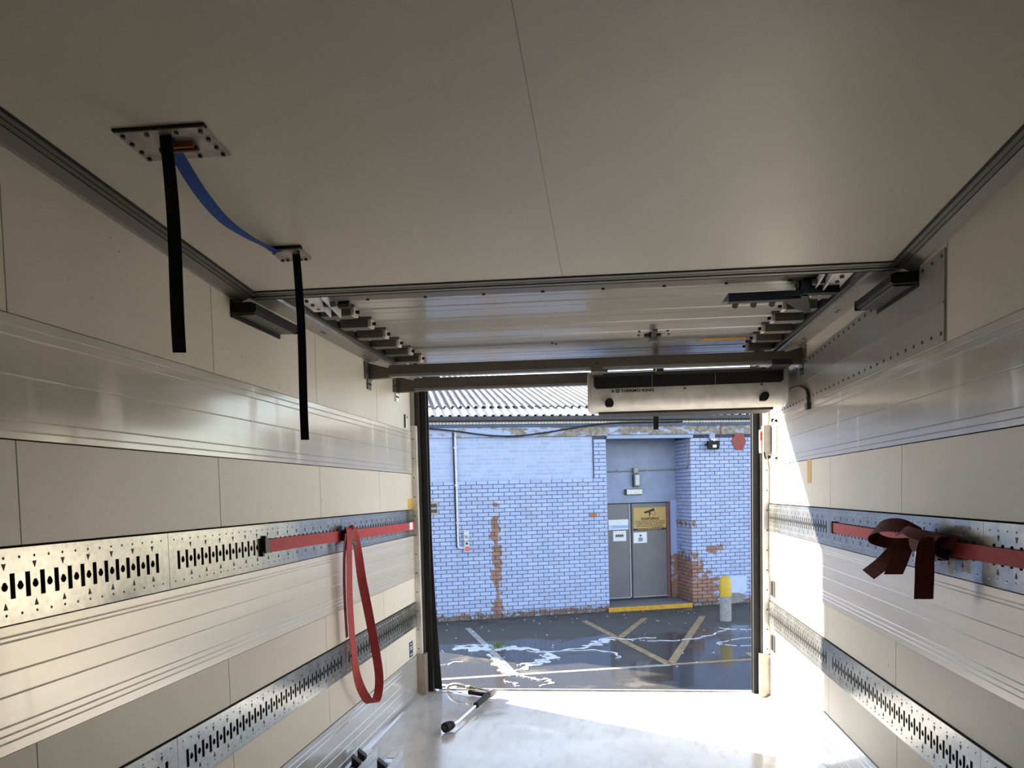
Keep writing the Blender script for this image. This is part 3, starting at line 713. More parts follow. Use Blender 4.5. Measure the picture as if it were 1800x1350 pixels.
obj('trigger_handle', MB().tube([(-.705, 4.945, .030), (-.76, 4.96, .028), (-.85, 5.005, .026)], [.016, .019, .017], 8), 'black_rubber', lz, smooth=True)
obj('trigger_bar', MB().tube([(-.70, 4.955, .046), (-.76, 4.985, .056), (-.83, 5.02, .058)], .006, 6), 'dark_steel', lz, smooth=True)
obj('connector', MB().tube([(-.80, 5.0, .056), (-.835, 5.012, .058), (-.84, 5.014, .058), (-.862, 5.025, .058), (-.88, 5.035, .058)], [.008, .010, .016, .016, .009], 10), 'brass', lz, smooth=True)
P = smooth_path([(-.875, 5.032, .058), (-.93, 5.065, .064), (-.985, 5.10, .056), (-1.03, 5.145, .032), (-1.06, 5.19, -.01), (-1.075, 5.215, -.10), (-1.08, 5.225, -.5), (-1.06, 5.30, -.82), (-.9, 5.5, -.895)], 6)
obj('hose', MB().tube(P, .0115, 8), simple('hose_grey', (.20, .19, .17), .4), lz, smooth=True)

# ================================================================== ALUMINIUM BARS ON THE FLOOR
def floor_bar(x, y1, lab, clip_y):
    e = empty('load_bar', (x, 3.4, 0), lab, 'bar', group='aluminium bars on the floor')
    y0 = 3.12; w_ = .032
    b = MB().prism([(x - w_, y0, .0015), (x + w_, y0, .0015), (x + w_, y0, .050), (x + w_ - .003, y0, .050), (x + w_ - .003, y0, .006), (x - w_ + .003, y0, .006), (x - w_ + .003, y0, .040), (x - w_, y0, .040)], (0, y1 - y0, 0))
    obj('channel', b, 'sill_alu', e)
    obj('top_plate', MB().box(x - w_ + .004, x + .012, y1 - .10, y1 - .006, .036, .040), 'sill_alu', e)
    for y in clip_y:
        obj('clip', MB().prism([(x - .036, y, .022), (x + .012, y - .02, .022), (x + .012, y - .02, .050), (x - .036, y, .076)], (.0, .030, .004)), 'dark_steel', e)
floor_bar(-1.155, 3.815, 'aluminium channel bar with dark clips lying against the left wall', [3.60, 3.69])
floor_bar(-1.005, 3.785, 'aluminium channel bar on the floor a hand away from the left wall', [3.56])

# ================================================================== YARD AND BUILDING (frame: u along the facade, w towards the truck, v up)
B_P = Vector((-.5313, 14.1230, -.9082)); B_U = Vector((.95627, .29236, .008727)); B_V = Vector((-.008345, -.002551, .99996)); B_N = B_U.cross(B_V)
B_N = B_N if B_N.y < 0 else -B_N
BF = Matrix(((B_U.x, -B_N.x, B_V.x, B_P.x), (B_U.y, -B_N.y, B_V.y, B_P.y), (B_U.z, -B_N.z, B_V.z, B_P.z), (0, 0, 0, 1)))
# local coordinates of everything below: (u, d, v) with d = distance behind the facade plane (negative = towards the truck)
GV = -.045
building = empty('brick_building', (1.0, 0, GV), 'long single-storey brick building with peeling pale blue paint and corrugated roof', 'building', BF)
def bl(t):   # building-space position inside a material
    v = coords(t, src='Object', ref=building); s_ = t.nodes.new('ShaderNodeSeparateXYZ'); t.links.new(v, s_.inputs[0])
    return v, math_(t, 'ADD', s_.outputs[0], 1.0), s_.outputs[1], math_(t, 'ADD', s_.outputs[2], GV)

def spot(t, u, v, cu, cv, ru, rv):
    a = math_(t, 'DIVIDE', math_(t, 'SUBTRACT', u, cu), ru); c = math_(t, 'DIVIDE', math_(t, 'SUBTRACT', v, cv), rv)
    return math_(t, 'SUBTRACT', 1., math_(t, 'SQRT', math_(t, 'ADD', math_(t, 'MULTIPLY', a, a), math_(t, 'MULTIPLY', c, c))))
def mat_brick(name, blue, joint=False):
    m, t, p = base(name, blue, .62, 0, .35)
    vec, u, d, v = bl(t)
    n = noise(t, vec, 7., 5, .62); nf = noise(t, vec, 26., 4)
    # bare brick: bands where the paint has come away
    strip = math_(t, 'SUBTRACT', 1., math_(t, 'DIVIDE', math_(t, 'ABSOLUTE', math_(t, 'ADD', u, 1.565)), .135))
    strip = math_(t, 'MINIMUM', strip, ramp(t, v, 2.0, 1.86, -1.2, 1.))
    strip = math_(t, 'SUBTRACT', strip, ramp(t, noise(t, coords(t, (.1, 1, 1), 'Object', building), 3.2, 1), .52, .62, 0, .55))
    foot = ramp(t, v, .30, .0, -1.0, .50)
    cor = spot(t, u, v, 2.42, .25, .95, .62); cor2 = spot(t, u, v, 2.42, .72, .28, .42); cor3 = spot(t, u, v, 2.44, 1.62, .07, .12)
    sp1 = spot(t, u, v, 2.86, 1.10, .26, .13); sp2 = spot(t, u, v, -1.551, 2.12, .07, .06); sp3 = spot(t, u, v, 3.9, .42, .30, .16)
    sh = strip
    for q in (foot, cor, cor2, cor3, sp1, sp2, sp3): sh = math_(t, 'MAXIMUM', sh, q)
    mask = ramp(t, math_(t, 'ADD', math_(t, 'MULTIPLY', sh, .8), math_(t, 'MULTIPLY', math_(t, 'SUBTRACT', n, .5), 2.1)), .22, .30)
    g = t.nodes.new('ShaderNodeNewGeometry')
    oi = t.nodes.new('ShaderNodeObjectInfo'); rnd = math_(t, 'FRACT', math_(t, 'ADD', g.outputs['Random Per Island'], math_(t, 'MULTIPLY', oi.outputs['Random'], 3.7)))
    bl1 = mixc(t, rnd, C4([c * .90 for c in blue]), C4([min(1, c * 1.07) for c in blue]))
    bl1 = mixc(t, ramp(t, nf, .56, .72, 0, .40), bl1, (.20, .24, .36, 1))
    bl1 = mixc(t, ramp(t, noise(t, vec, 2.2, 4), .54, .70, 0, .30), bl1, (.30, .33, .42, 1))
    red = mixc(t, rnd, (.27, .145, .10, 1), (.37, .205, .15, 1)); red = mixc(t, ramp(t, nf, .42, .62, 0, .6), red, (.19, .14, .125, 1))
    c = mixc(t, mask, bl1, red)
    c = mixc(t, math_(t, 'MULTIPLY', ramp(t, v, .16, -.02), ramp(t, nf, .3, .6)), c, (.10, .095, .09, 1))
    t.links.new(c, p.inputs['Base Color'])
    bump(t, p, nf, .25, .006)
BLUE = (.385, .47, .715)
mat_brick('painted_brick', BLUE)
mat_brick('painted_brick_pale', (.375, .455, .69))
simple('mortar_dark', (.075, .085, .125), .9, 0, .2, .2, 30)
simple('mortar_pale', (.48, .57, .83), .7, 0, .3, .05, 20)
simple('render_blue', (.31, .375, .53), .65, 0, .3, .08, 4)
simple('bare_red_brick', (.40, .17, .10), .8, 0, .3, .15, 40)
def mat_lintel():
    m, t, p = base('flaking_concrete', (.3, .29, .28), .8, 0, .3)
    vec, u, d, v = bl(t)
    n = noise(t, coords(t, (1, 1, 2.5), 'Object', building), 2.6, 6, .65)
    k = ramp(t, math_(t, 'SUBTRACT', n, math_(t, 'MULTIPLY', ramp(t, u, -1.6, .4, 0, .12), 1.)), .42, .47)
    c = mixc(t, k, mixc(t, ramp(t, noise(t, vec, 14, 4), .4, .6), (.20, .185, .17, 1), (.32, .29, .26, 1)), C4(BLUE))
    t.links.new(c, p.inputs['Base Color'])
mat_lintel()
def mat_roof():
    m, t, p = base('roof_cement', (.5, .5, .48), .7, .0, .3)
    vec, u, d, v = bl(t)
    n = noise(t, coords(t, (6, 1.2, 1), 'Object', building), 1.5, 5); n2 = noise(t, vec, 18, 4)
    c = mixc(t, ramp(t, n, .35, .7), (.13, .13, .125, 1), (.24, .24, .235, 1)); c = mixc(t, ramp(t, n2, .55, .7, 0, .4), c, (.10, .10, .09, 1))
    t.links.new(c, p.inputs['Base Color'])
mat_roof()
simple('roof_pale', (.50, .50, .49), .6, 0, .3, .08, 20)
simple('gutter_dark', (.028, .03, .036), .5); simple('fascia_blue', (.06, .10, .20), .5, 0, .4, .15, 6)
simple('pale_sheet', (.75, .76, .78), .5)
simple('door_grey', (.155, .150, .165), .42, 0, .5, .07, 2.5)
simple('door_edge', (.36, .37, .40), .45); simple('door_dark', (.02, .02, .025), .6); simple('frame_red', (.20, .085, .085), .6)
simple('yellow_paint', (.50, .28, .03), .55, 0, .4, .18, 14); simple('step_concrete', (.22, .215, .22), .7, 0, .4, .15, 8)
simple('bollard_yellow', (.55, .37, .02), .4, 0, .5, .08, 20); simple('bollard_concrete', (.30, .30, .31), .75, 0, .3, .25, 30)
simple('sign_yellow', (.52, .335, .11), .45, 0, .4, .03); simple('sign_blue', (.30, .52, .78), .5, 0, .4, .04)
simple('hex_red', (.24, .042, .034), .55); simple('conduit_pale', (.62, .63, .66), .5); simple('lamp_metal', (.28, .27, .27), .45, .2); simple('lamp_white', (.72, .75, .72), .4)
simple('switch_pale', (.58, .60, .62), .5); simple('vent_clay', (.34, .30, .27), .7)
simple('line_white', (.36, .35, .34), .6, 0, .4, .2, 12); simple('line_yellow', (.34, .245, .13), .6, 0, .4, .25, 12)
simple('foam', (.72, .76, .84), .45, 0, .4, .12, 20, .4)
simple('grass_green', (.12, .17, .05), .6, 0, .3, .3, 30); simple('grit', (.62, .62, .64), .7)

def Bx(b, u0, u1, d0, d1, v0, v1): return b.box(u0, u1, d0, d1, v0, v1)
# ---- wall cores
RC0, RC1, RD = .655, 2.40, .83     # recess: left edge, right edge, depth
VT = 3.405
obj('wall_core', Bx(MB(), -5.2, RC0 - .012, .014, .34, GV - .3, 2.585), 'mortar_dark', building)
obj('wall_core', Bx(MB(), .40, RC0 - .012, .014, .34, 2.585, 3.40), 'mortar_dark', building)
obj('wall_core', Bx(MB(), RC1 + .012, 6.2, .014, .34, GV - .3, 3.40), 'mortar_dark', building)
obj('recess_side', Bx(MB(), RC1 + .014, RC1 + .30, .014, RD + .2, GV - .3, 3.40), 'mortar_dark', building)
obj('recess_side', Bx(MB(), RC0 - .30, RC0 - .012, .3, RD + .2, GV - .3, 3.40), 'painted_brick_pale', building)
obj('recess_back', Bx(MB(), RC0 - .05, RC1 + .05, RD + .012, RD + .2, 2.07, 3.60), 'render_blue', building)
obj('recess_ceiling', Bx(MB(), RC0, RC1 + .03, .05, RD + .02, 3.40, 3.6), 'render_blue', building)
obj('back_wall', Bx(MB(), -5.2, 6.2, 6.0, 6.2, GV - .3, 3.6), 'render_blue', building)
# ---- bricks
PU, PVV, JB = .2065, .0752, .011
bmesh_cache = {}
def brick_mb(l, h, dp):
    e = .003
    b = MB()
    o = [(-l / 2, -h / 2), (l / 2, -h / 2), (l / 2, h / 2), (-l / 2, h / 2)]
    i_ = [(-l / 2 + e, -h / 2 + e), (l / 2 - e, -h / 2 + e), (l / 2 - e, h / 2 - e), (-l / 2 + e, h / 2 - e)]
    b.v = [(a, 0, c) for a, c in i_] + [(a, e, c) for a, c in o] + [(a, dp, c) for a, c in o]
    b.f = [(0, 1, 2, 3)] + [(4 + k, 4 + (k + 1) % 4, (k + 1) % 4, k) for k in range(4)] + [(8 + k, 8 + (k + 1) % 4, 4 + (k + 1) % 4, 4 + k) for k in range(4)]
    return b
cells = []      # (u, d, v, length)
WIN0, WINV0, WINV1 = -4.6, 2.585, 3.39
def course_cells(u0, u1, v, k, out):
    off = (k % 2) * PU / 2 + random.uniform(-.008, .008)
    a = u0 + (off if off > .03 else 0)
    edges = [u0]
    x = u0 + (PU / 2 if k % 2 else PU)
    while x < u1 - .05: edges.append(x); x += PU
    edges.append(u1)
    for p, q in zip(edges, edges[1:]):
        if q - p > .03: out.append(((p + q) / 2, v, q - p - JB))
nrow = int((VT - GV) / PVV)
for k in range(nrow):
    v = GV + .004 + (k + .5) * PVV
    row = []
    if v < WINV0: course_cells(-5.2, RC0, v, k, row)
    else: course_cells(.40, RC0, v, k, row)
    course_cells(RC1, 6.2, v, k, row)
    cells += [(u, random.uniform(-.002, .003), vv, l) for u, vv, l in row]
camv = BF.inverted() @ cam.matrix_world.translation
vis = sorted([c for c in cells if (-2.72 < c[0] < .60 or 2.45 < c[0] < 3.80) and c[2] < 2.6 and not (.25 < c[0] < .45 and 1.84 < c[2] < 1.92)], key=lambda c: (c[0] - camv.x) ** 2 + camv.y ** 2 + (c[2] - camv.z) ** 2)
# the biggest in the picture: those at the near (left) end of the facade
vis = sorted(vis, key=lambda c: math.hypot(c[0] - camv.x, camv.y))
single = set(id(c) for c in sorted(vis, key=lambda c: c[0])[:298])
proto = {}
rest = MB()
for c in cells:
    u, d, v, l = c
    if id(c) in single:
        key = round(l, 3)
        if key not in proto:
            me = bpy.data.meshes.new('brick'); bb_ = brick_mb(key, PVV - JB + .001, .05); me.from_pydata(bb_.v, [], bb_.f); me.update(); me.materials.append(M['painted_brick']); proto[key] = me
        o = bpy.data.objects.new('brick', proto[key]); COL.objects.link(o); o.parent = building; o.location = Vector((u, d, v)) - ORG[building.name]
    else:
        bb_ = brick_mb(l, PVV - JB + .001, .05); n0 = len(rest.v)
        rest.v += [(a + u, b_ + d, c_ + v) for a, b_, c_ in bb_.v]; rest.f += [tuple(n0 + i for i in f) for f in bb_.f]
obj('brickwork', rest, 'painted_brick', building, kind='stuff')
rb = MB().box(.288, .436, -.004, .05, 1.843, 1.910); obj('brick', rb, 'bare_red_brick', building, label='bare red brick')
# bricks on the side of the recess
side = MB()
for k in range(nrow):
    v = GV + .004 + (k + .5) * PVV; e_ = [.0, .105 if k % 2 else .2, .31 if k % 2 else .41, .52 if k % 2 else .62, RD]
    for a, c in zip(e_, e_[1:]): side.box(RC1, RC1 + .05, a + .005, c - .006, v - PVV / 2 + .006, v + PVV / 2 - .005)
obj('side_brickwork', side, 'painted_brick_pale', building, kind='stuff')
# blocked-up window: recessed, painted over, pale joints
obj('window_infill', Bx(MB(), WIN0, .40, .034, .2, WINV0, 3.40), 'mortar_pale', building)
win = MB(); pv = .073
for k in range(11):
    v = WINV0 + .006 + (k + .5) * pv; x = WIN0 + (k % 2) * .08; kk = 0
    while x < .37:
        l = random.choice((.16, .19, .085, .20)); q = min(x + l, .388)
        bb_ = brick_mb(max(q - x - .011, .03), pv - .012, .02); n0 = len(win.v)
        win.v += [(a + (x + q) / 2, b_ + .0305, c_ + v) for a, b_, c_ in bb_.v]; win.f += [tuple(n0 + i for i in f) for f in bb_.f]
        x = q
obj('infill_brickwork', win, 'painted_brick_pale', building, kind='stuff')
obj('window_shadow_gap', Bx(MB(), .388, .404, .012, .05, WINV0, 3.40), 'mortar_dark', building)
obj('window_sill_gap', Bx(MB(), WIN0, .40, .012, .05, WINV0 - .008, WINV0 + .004), 'mortar_dark', building)
# lintel band, door lintel, fascia, gutter, eave
obj('lintel_band', Bx(MB(), -5.2, 6.2, -.012, .3, 3.405, 3.60), 'flaking_concrete', building)
ln = obj('door_lintel', Bx(MB(), RC0 + .01, RC1 + .04, -.045, .1, 3.345, 3.412), 'render_blue', building)
obj('lintel_flange', Bx(MB(), RC0 + .01, RC1 + .04, -.055, .0, 3.412, 3.422), 'mortar_dark', ln)
obj('fascia_board', Bx(MB(), -5.2, 6.2, -.05, .2, 3.59, 3.645), 'fascia_blue', building)
st = MB(); u = -5.1
while u < 6.1: st.box(u, u + .052, -.075, .05, 3.646, 3.684); u += .062
obj('eave_strip', st, 'pale_sheet', building, kind='stuff', label='row of pale sheet ends under the gutter')
obj('eave_back', Bx(MB(), -5.2, 6.2, -.05, .2, 3.645, 3.70), 'gutter_dark', building)
gp = [(-.06, 3.69), (-.19, 3.69), (-.205, 3.705), (-.205, 3.775), (-.195, 3.775), (-.195, 3.71), (-.06, 3.71)]
obj('gutter', MB().prism([(-5.2, a, c) for a, c in gp], (11.4, 0, 0)), 'gutter_dark', building)
def sheet(u0, u1, d0, v0, length, pitch, amp, slope, th, mat, name):
    b = MB(); n = int((u1 - u0) / pitch); cs, sn = math.cos(slope), math.sin(slope)
    prof = []
    for k in range(n):
        for f_, h in ((0, 0), (.50, 0), (.60, 1), (.86, 1), (.97, 0)): prof.append((u0 + (k + f_) * pitch, h * amp))
    m = len(prof)
    for s_, dz in ((0, 0), (length, 0), (0, -th), (length, -th)):
        for x, h in prof: b.v.append((x, d0 + s_ * cs - (h + dz) * sn, v0 + s_ * sn + (h + dz) * cs))
    for i in range(m - 1):
        b.f += [(i, i + 1, m + i + 1, m + i), (2 * m + i, 3 * m + i, 3 * m + i + 1, 2 * m + i + 1), (i, 2 * m + i, 2 * m + i + 1, i + 1)]
    return obj(name, b, mat, building)
SL = math.radians(15.5)
sheet(-5.2, 6.2, -.16, 3.79, 1.2, .160, .030, SL, .012, 'roof_pale', 'roof_sheet')
sheet(-5.2, 6.2, -.16 + .85 * math.cos(SL), 3.815 + .85 * math.sin(SL), 5.4, .150, .034, SL, .012, 'roof_cement', 'roof_sheet')
obj('roof_void', MB().prism([(-5.2, .1, 3.66), (-5.2, 6.0, 3.66), (-5.2, 6.0, 5.2), (-5.2, .3, 3.80)], (11.4, 0, 0)), 'gutter_dark', building)
# step
sp = obj('door_step', Bx(MB(), RC0 - .03, RC1 - .04, -.055, RD + .05, GV - .3, .036), 'step_concrete', building)
obj('step_edge', Bx(MB(), RC0 - .035, RC1 - .035, -.066, -.02, GV - .3, .040), 'yellow_paint', sp)
# doors (inside the recess)
DW = RD
dr = empty('double_door', (1.55, DW, .04), 'grey metal double door set back in the brick recess', 'door', BF)
def D(b, u0, u1, v0, v1, t0=.0, t1=.04): return b.box(u0, u1, DW - t1, DW - t0, v0, v1)
obj('door_leaf', D(MB(), .70, 1.345, .10, 2.052), 'door_grey', dr)
lf = obj('door_leaf', D(MB(), 1.412, 2.165, .10, 2.052), 'door_grey', dr)
obj('meeting_edge', D(MB(), 1.345, 1.372, .10, 2.052, 0, .055), 'door_edge', dr)
obj('centre_gap', D(MB(), 1.372, 1.412, .06, 2.052, 0, .045), 'door_dark', dr)
obj('weather_bar', D(MB(), .70, 1.345, .085, .105, 0, .055), 'door_edge', dr); obj('weather_bar', D(MB(), 1.412, 2.165, .085, .105, 0, .055), 'door_edge', dr)
obj('threshold', D(MB(), .70, 2.24, .036, .085, 0, .03), 'door_dark', dr)
obj('frame_head', D(MB(), .70, 2.25, 2.052, 2.072, 0, .05), 'door_dark', dr)
obj('hinge_post', D(MB(), 2.165, 2.232, .05, 2.052, 0, .06), 'frame_red', dr); obj('frame_side', D(MB(), 2.232, 2.250, .036, 2.06, 0, .05), 'door_dark', dr)
obj('recess_pier', MB().box(2.25, RC1 + .02, DW - .02, DW + .1, .036, 2.09), 'painted_brick_pale', building)
# signs on the doors
sg = empty('warning_sign', (1.80, DW - .045, 1.49), 'yellow camera surveillance warning sign on the right door leaf', 'sign', BF)
SY = DW - .046
obj('sign_board', MB().box(1.442, 2.158, SY - .004, SY + .005, 1.530, 1.968), 'sign_yellow', sg)
obj('caption_strip', MB().box(1.436, 2.165, SY - .005, SY + .004, 1.490, 1.530), 'dark_print', sg)
PL = lambda u, v: (lambda a, c: (u + a, SY - .0052, v + c))
text_on('heading', 'WARNING', .40, .058, PL(1.80, 1.730), 'dark_print', sg, .035)
text_on('notice_line', 'THESE PREMISES ARE PROTECTED BY', .66, .026, PL(1.80, 1.678), 'dark_print', sg, .015)
text_on('notice_line', 'CLOSED CIRCUIT TELEVISION', .66, .032, PL(1.80, 1.636), 'dark_print', sg, .03)
b = MB(); random.seed(3)
for v, a, c in ((1.598, 1.52, 2.08), (1.570, 1.50, 2.10), (1.545, 1.86, 2.10)):
    x = a
    while x < c:
        l = random.uniform(.018, .05); b.box(x, min(x + l, c), SY - .0055, SY - .0045, v - .006, v + .006); x += l + .012
obj('small_print', b, 'dark_print', sg, kind='stuff')
b = MB(); x = 1.54; 
while x < 2.06:
    l = random.uniform(.02, .05); b.box(x, x + l, SY - .0062, SY - .0052, 1.503, 1.517); x += l + .012
obj('caption_print', b, 'sign_yellow', sg, kind='stuff')
obj('camera_body', MB().prism([(1.672, SY - .0052, 1.875), (1.884, SY - .0052, 1.938), (1.900, SY - .0052, 1.895), (1.690, SY - .0052, 1.838)], (0, -.001, 0)).prism([(1.86, SY - .0052, 1.938), (1.895, SY - .0052, 1.948), (1.905, SY - .0052, 1.90), (1.88, SY - .0052, 1.89)], (0, -.001, 0)), 'dark_print', sg)
obj('camera_stand', MB().prism([(1.782, SY - .0052, 1.87), (1.812, SY - .0052, 1.87), (1.805, SY - .0052, 1.768), (1.790, SY - .0052, 1.768)], (0, -.001, 0)).box(1.772, 1.830, SY - .0062, SY - .0052, 1.832, 1.85), 'dark_print', sg)
obj('camera_cable', MB().tube(smooth_path([(1.89, SY - .0055, 1.89), (1.915, SY - .0055, 1.86), (1.925, SY - .0055, 1.82), (1.90, SY - .0055, 1.80), (1.86, SY - .0055, 1.825)]), .004, 5), 'dark_print', sg)
pp = empty('notice_sheet', (1.585, SY, 1.226), 'white paper notice with a dark square picture below the yellow sign', 'notice', BF)
obj('paper_sheet', MB().box(1.438, 1.732, SY, SY + .004, 1.226, 1.451), 'paper', pp)
obj('printed_square', MB().box(1.545, 1.635, SY - .001, SY, 1.262, 1.335), 'navy_print', pp); obj('printed_symbol', MB().tube([(1.59, SY - .001, 1.38), (1.59, SY, 1.38)], .026, 8), 'navy_print', pp)
b = MB()
for k in range(3): b.box(1.553, 1.627, SY - .0016, SY - .001, 1.272 + k * .02, 1.277 + k * .02)
obj('print_line', b, 'paper', pp, kind='stuff')
pp = empty('notice_sheet', (1.135, SY, 1.283), 'white paper notice with a dark band on the left door leaf', 'notice', BF)
obj('paper_sheet', MB().box(.994, 1.277, SY, SY + .004, 1.283, 1.497), 'paper', pp); obj('printed_band', MB().box(1.045, 1.228, SY - .001, SY, 1.365, 1.425), 'lamp_metal', pp)
b = MB()
for k in range(4): b.box(1.055 + k * .042, 1.08 + k * .042, SY - .0018, SY - .001, 1.375 + (k % 2) * .006, 1.412)
obj('print_mark', b, 'dark_print', pp, kind='stuff')
pp = empty('door_sign', (1.10, SY, 1.523), 'white and pale blue strip sign near the top of the left door leaf', 'sign', BF)
obj('sign_board', MB().box(.90, 1.331, SY, SY + .006, 1.523, 1.732), 'paper', pp); obj('blue_band', MB().box(.905, 1.326, SY - .001, SY, 1.548, 1.612), 'sign_blue', pp)
obj('emblem', MB().tube([(.945, SY - .002, 1.58), (.945, SY - .001, 1.58)], .022, 10), 'paper', pp)
# lights and pipes in the recess
e = empty('wall_lamp', (1.52, RD, 2.40), 'grey tall wall lamp above the door in the recess', 'lamp', BF)
obj('junction_box', MB().box(1.457, 1.560, RD - .09, RD + .012, 2.682, 2.799), 'lamp_metal', e, bevel=.008)
obj('lamp_cover', MB().prism([(1.462, RD - .02, 2.66), (1.588, RD - .02, 2.66), (1.588, RD - .02, 2.44), (1.572, RD - .02, 2.410), (1.478, RD - .02, 2.410), (1.462, RD - .02, 2.44)], (0, -.10, 0)), 'lamp_metal', e, bevel=.015)
obj('lens', MB().box(1.485, 1.565, RD - .126, RD - .118, 2.44, 2.64), 'switch_pale', e); obj('back_plate', MB().box(1.452, 1.596, RD - .02, RD + .012, 2.405, 2.668), 'dark_steel', e)
e = empty('bulkhead_light', (1.46, RD, 2.236), 'white rectangular bulkhead light directly above the door', 'lamp', BF)
obj('diffuser', MB().box(1.305, 1.641, RD - .075, RD - .01, 2.245, 2.350), 'lamp_white', e, bevel=.01); obj('base', MB().box(1.284, 1.645, RD - .03, RD + .012, 2.238, 2.358), 'dark_steel', e); obj('end_cap', MB().box(1.280, 1.306, RD - .07, RD, 2.242, 2.352), 'dark_steel', e)
P = smooth_path([(RC0 + .02, RD - .012, 2.722), (1.45, RD - .012, 2.735), (2.0, RD - .012, 2.742), (2.36, RD - .014, 2.747), (RC1 - .014, RD - .05, 2.748), (RC1 - .014, .35, 2.75), (RC1 - .014, .16, 2.765), (RC1 - .014, .105, 2.84), (RC1 - .014, .10, 3.05), (RC1 - .014, .10, 3.34)], 4)
e = empty('conduit', (1.6, RD, 2.70), 'thin dark conduit running across the recess and up its side', 'pipe', BF)
obj('pipe', MB().tube(P, .012, 8), 'lamp_metal', e, smooth=True)
for u in (1.12, 1.75, 2.22): obj('saddle_clip', MB().box(u, u + .03, RD - .028, RD + .012, 2.728, 2.765), 'lamp_metal', e)
# facade fittings
e = empty('conduit', (-2.28, 0, 1.33), 'pale vertical conduit on the blue wall beside the stop switch', 'pipe', BF)
P = smooth_path([(-2.265, -.028, 3.56), (-2.264, -.028, 3.44), (-2.272, -.028, 3.36), (-2.275, -.028, 2.6), (-2.280, -.028, 1.9), (-2.284, -.028, 1.46), (-2.280, -.028, 1.385), (-2.255, -.028, 1.345), (-2.17, -.028, 1.335)], 4)
obj('pipe', MB().tube(P, .019, 8), 'conduit_pale', e, smooth=True)
obj('trunking', MB().box(-2.322, -2.300, -.03, .0, 1.36, 3.50), 'black_plastic', e)
for v in (3.2, 2.5, 1.8): obj('saddle_clip', MB().box(-2.31, -2.245, -.05, .0, v, v + .03), 'conduit_pale', e)
e = empty('stop_switch', (-2.12, 0, 1.255), 'pale switch box with red stop button on the blue wall', 'switch', BF)
obj('enclosure', MB().box(-2.170, -2.075, -.07, .0, 1.258, 1.46), 'switch_pale', e, bevel=.008); obj('isolator', MB().box(-2.172, -2.078, -.06, .0, 1.47, 1.672), 'switch_pale', e, bevel=.008)
obj('stop_button', MB().tube([(-2.118, -.07, 1.325), (-2.118, -.085, 1.325), (-2.118, -.086, 1.325), (-2.118, -.105, 1.325)], [.022, .022, .044, .038], 14), 'red_print', e, smooth=True)
obj('start_button', MB().tube([(-2.125, -.07, 1.425), (-2.125, -.085, 1.425)], .022, 12), 'dark_print', e); obj('window', MB().box(-2.155, -2.10, -.063, -.058, 1.52, 1.575), 'grey_box', e)
e = empty('air_brick', (-2.75, 0, 1.975), 'clay air vent in the blue wall beside the left door post', 'vent', BF)
obj('frame', MB().box(-2.86, -2.64, -.006, .05, 1.970, 2.235), 'vent_clay', e)
for v in (2.02, 2.12): obj('opening', MB().box(-2.85, -2.655, -.009, .0, v, v + .062), 'dark_steel', e)
pts = [(3.365, 3.425), (3.525, 3.425), (3.596, 3.262), (3.52, 3.088), (3.375, 3.088), (3.278, 3.262)]
obj('hexagon_plate', MB().prism([(a, -.001, c) for a, c in pts], (0, -.02, 0)), 'hex_red', label='red hexagonal plate on the brick wall right of the floodlight', cat='plate', frame=BF)
e = empty('floodlight', (2.83, 0, 3.10), 'black floodlight on the brick wall above the right of the recess', 'lamp', BF)
obj('head', MB().prism([(2.695, -.10, 3.268), (2.960, -.10, 3.275), (2.945, -.10, 3.125), (2.925, -.10, 3.105), (2.735, -.10, 3.105), (2.715, -.10, 3.125)], (0, -.07, -.012)), 'black_plastic', e, bevel=.01)
obj('bracket', MB().box(2.80, 2.90, -.10, .0, 3.285, 3.315).box(2.835, 2.875, -.12, -.06, 3.262, 3.30), 'steel', e); obj('mount', MB().box(2.795, 2.905, -.06, .0, 3.318, 3.415), 'render_blue', e)
obj('led_window', MB().box(2.80, 2.88, -.176, -.170, 3.135, 3.19), 'lamp_white', e); obj('sensor', MB().tube([(2.69, -.12, 3.20), (2.665, -.15, 3.19)], .024, 10), 'black_plastic', e)
P = smooth_path([(2.90, -.02, 3.37), (3.02, -.02, 3.375), (3.045, -.02, 3.42), (3.04, -.02, 3.52), (3.07, -.02, 3.60)], 4)
obj('stain_wire', MB().tube(P, .010, 6), 'hex_red', label='rust red cable rising from the floodlight to the fascia', cat='cable', frame=BF)
P = smooth_path([(2.46, -.02, 3.40), (2.52, -.02, 3.47), (2.58, -.02, 3.56), (2.74, -.03, 3.62)], 4)
obj('thin_cable', MB().tube(P, .008, 6), 'lamp_metal', label='thin grey cable curving up from the top corner of the recess', cat='cable', frame=BF)
P = smooth_path([(-3.4, -.09, 3.60), (-2.81, -.09, 3.575), (-2.27, -.09, 3.520), (-1.90, -.09, 3.465), (-1.53, -.09, 3.425), (-1.10, -.09, 3.418), (-.55, -.09, 3.475), (.0, -.09, 3.56), (.5, -.09, 3.625), (1.0, -.09, 3.65), (2.2, -.09, 3.66)], 5)
obj('overhead_cable', MB().tube(P, .015, 6), 'black_rubber', label='thick black cable sagging below the gutter', cat='cable', frame=BF)
e = empty('bollard', (2.32, -1.65, GV), 'concrete bollard with a yellow top in front of the bare bricks', 'bollard', BF)
obj('post', MB().tube([(2.32, -1.65, GV - .1), (2.32, -1.65, .40)], .100, 20), 'bollard_concrete', e, smooth=True)
obj('yellow_cap', MB().tube([(2.32, -1.65, .40), (2.32, -1.65, .66), (2.32, -1.65, .715), (2.32, -1.65, .75), (2.32, -1.65, .768)], [.104, .104, .092, .06, .015], 20), 'bollard_yellow', e, smooth=True)

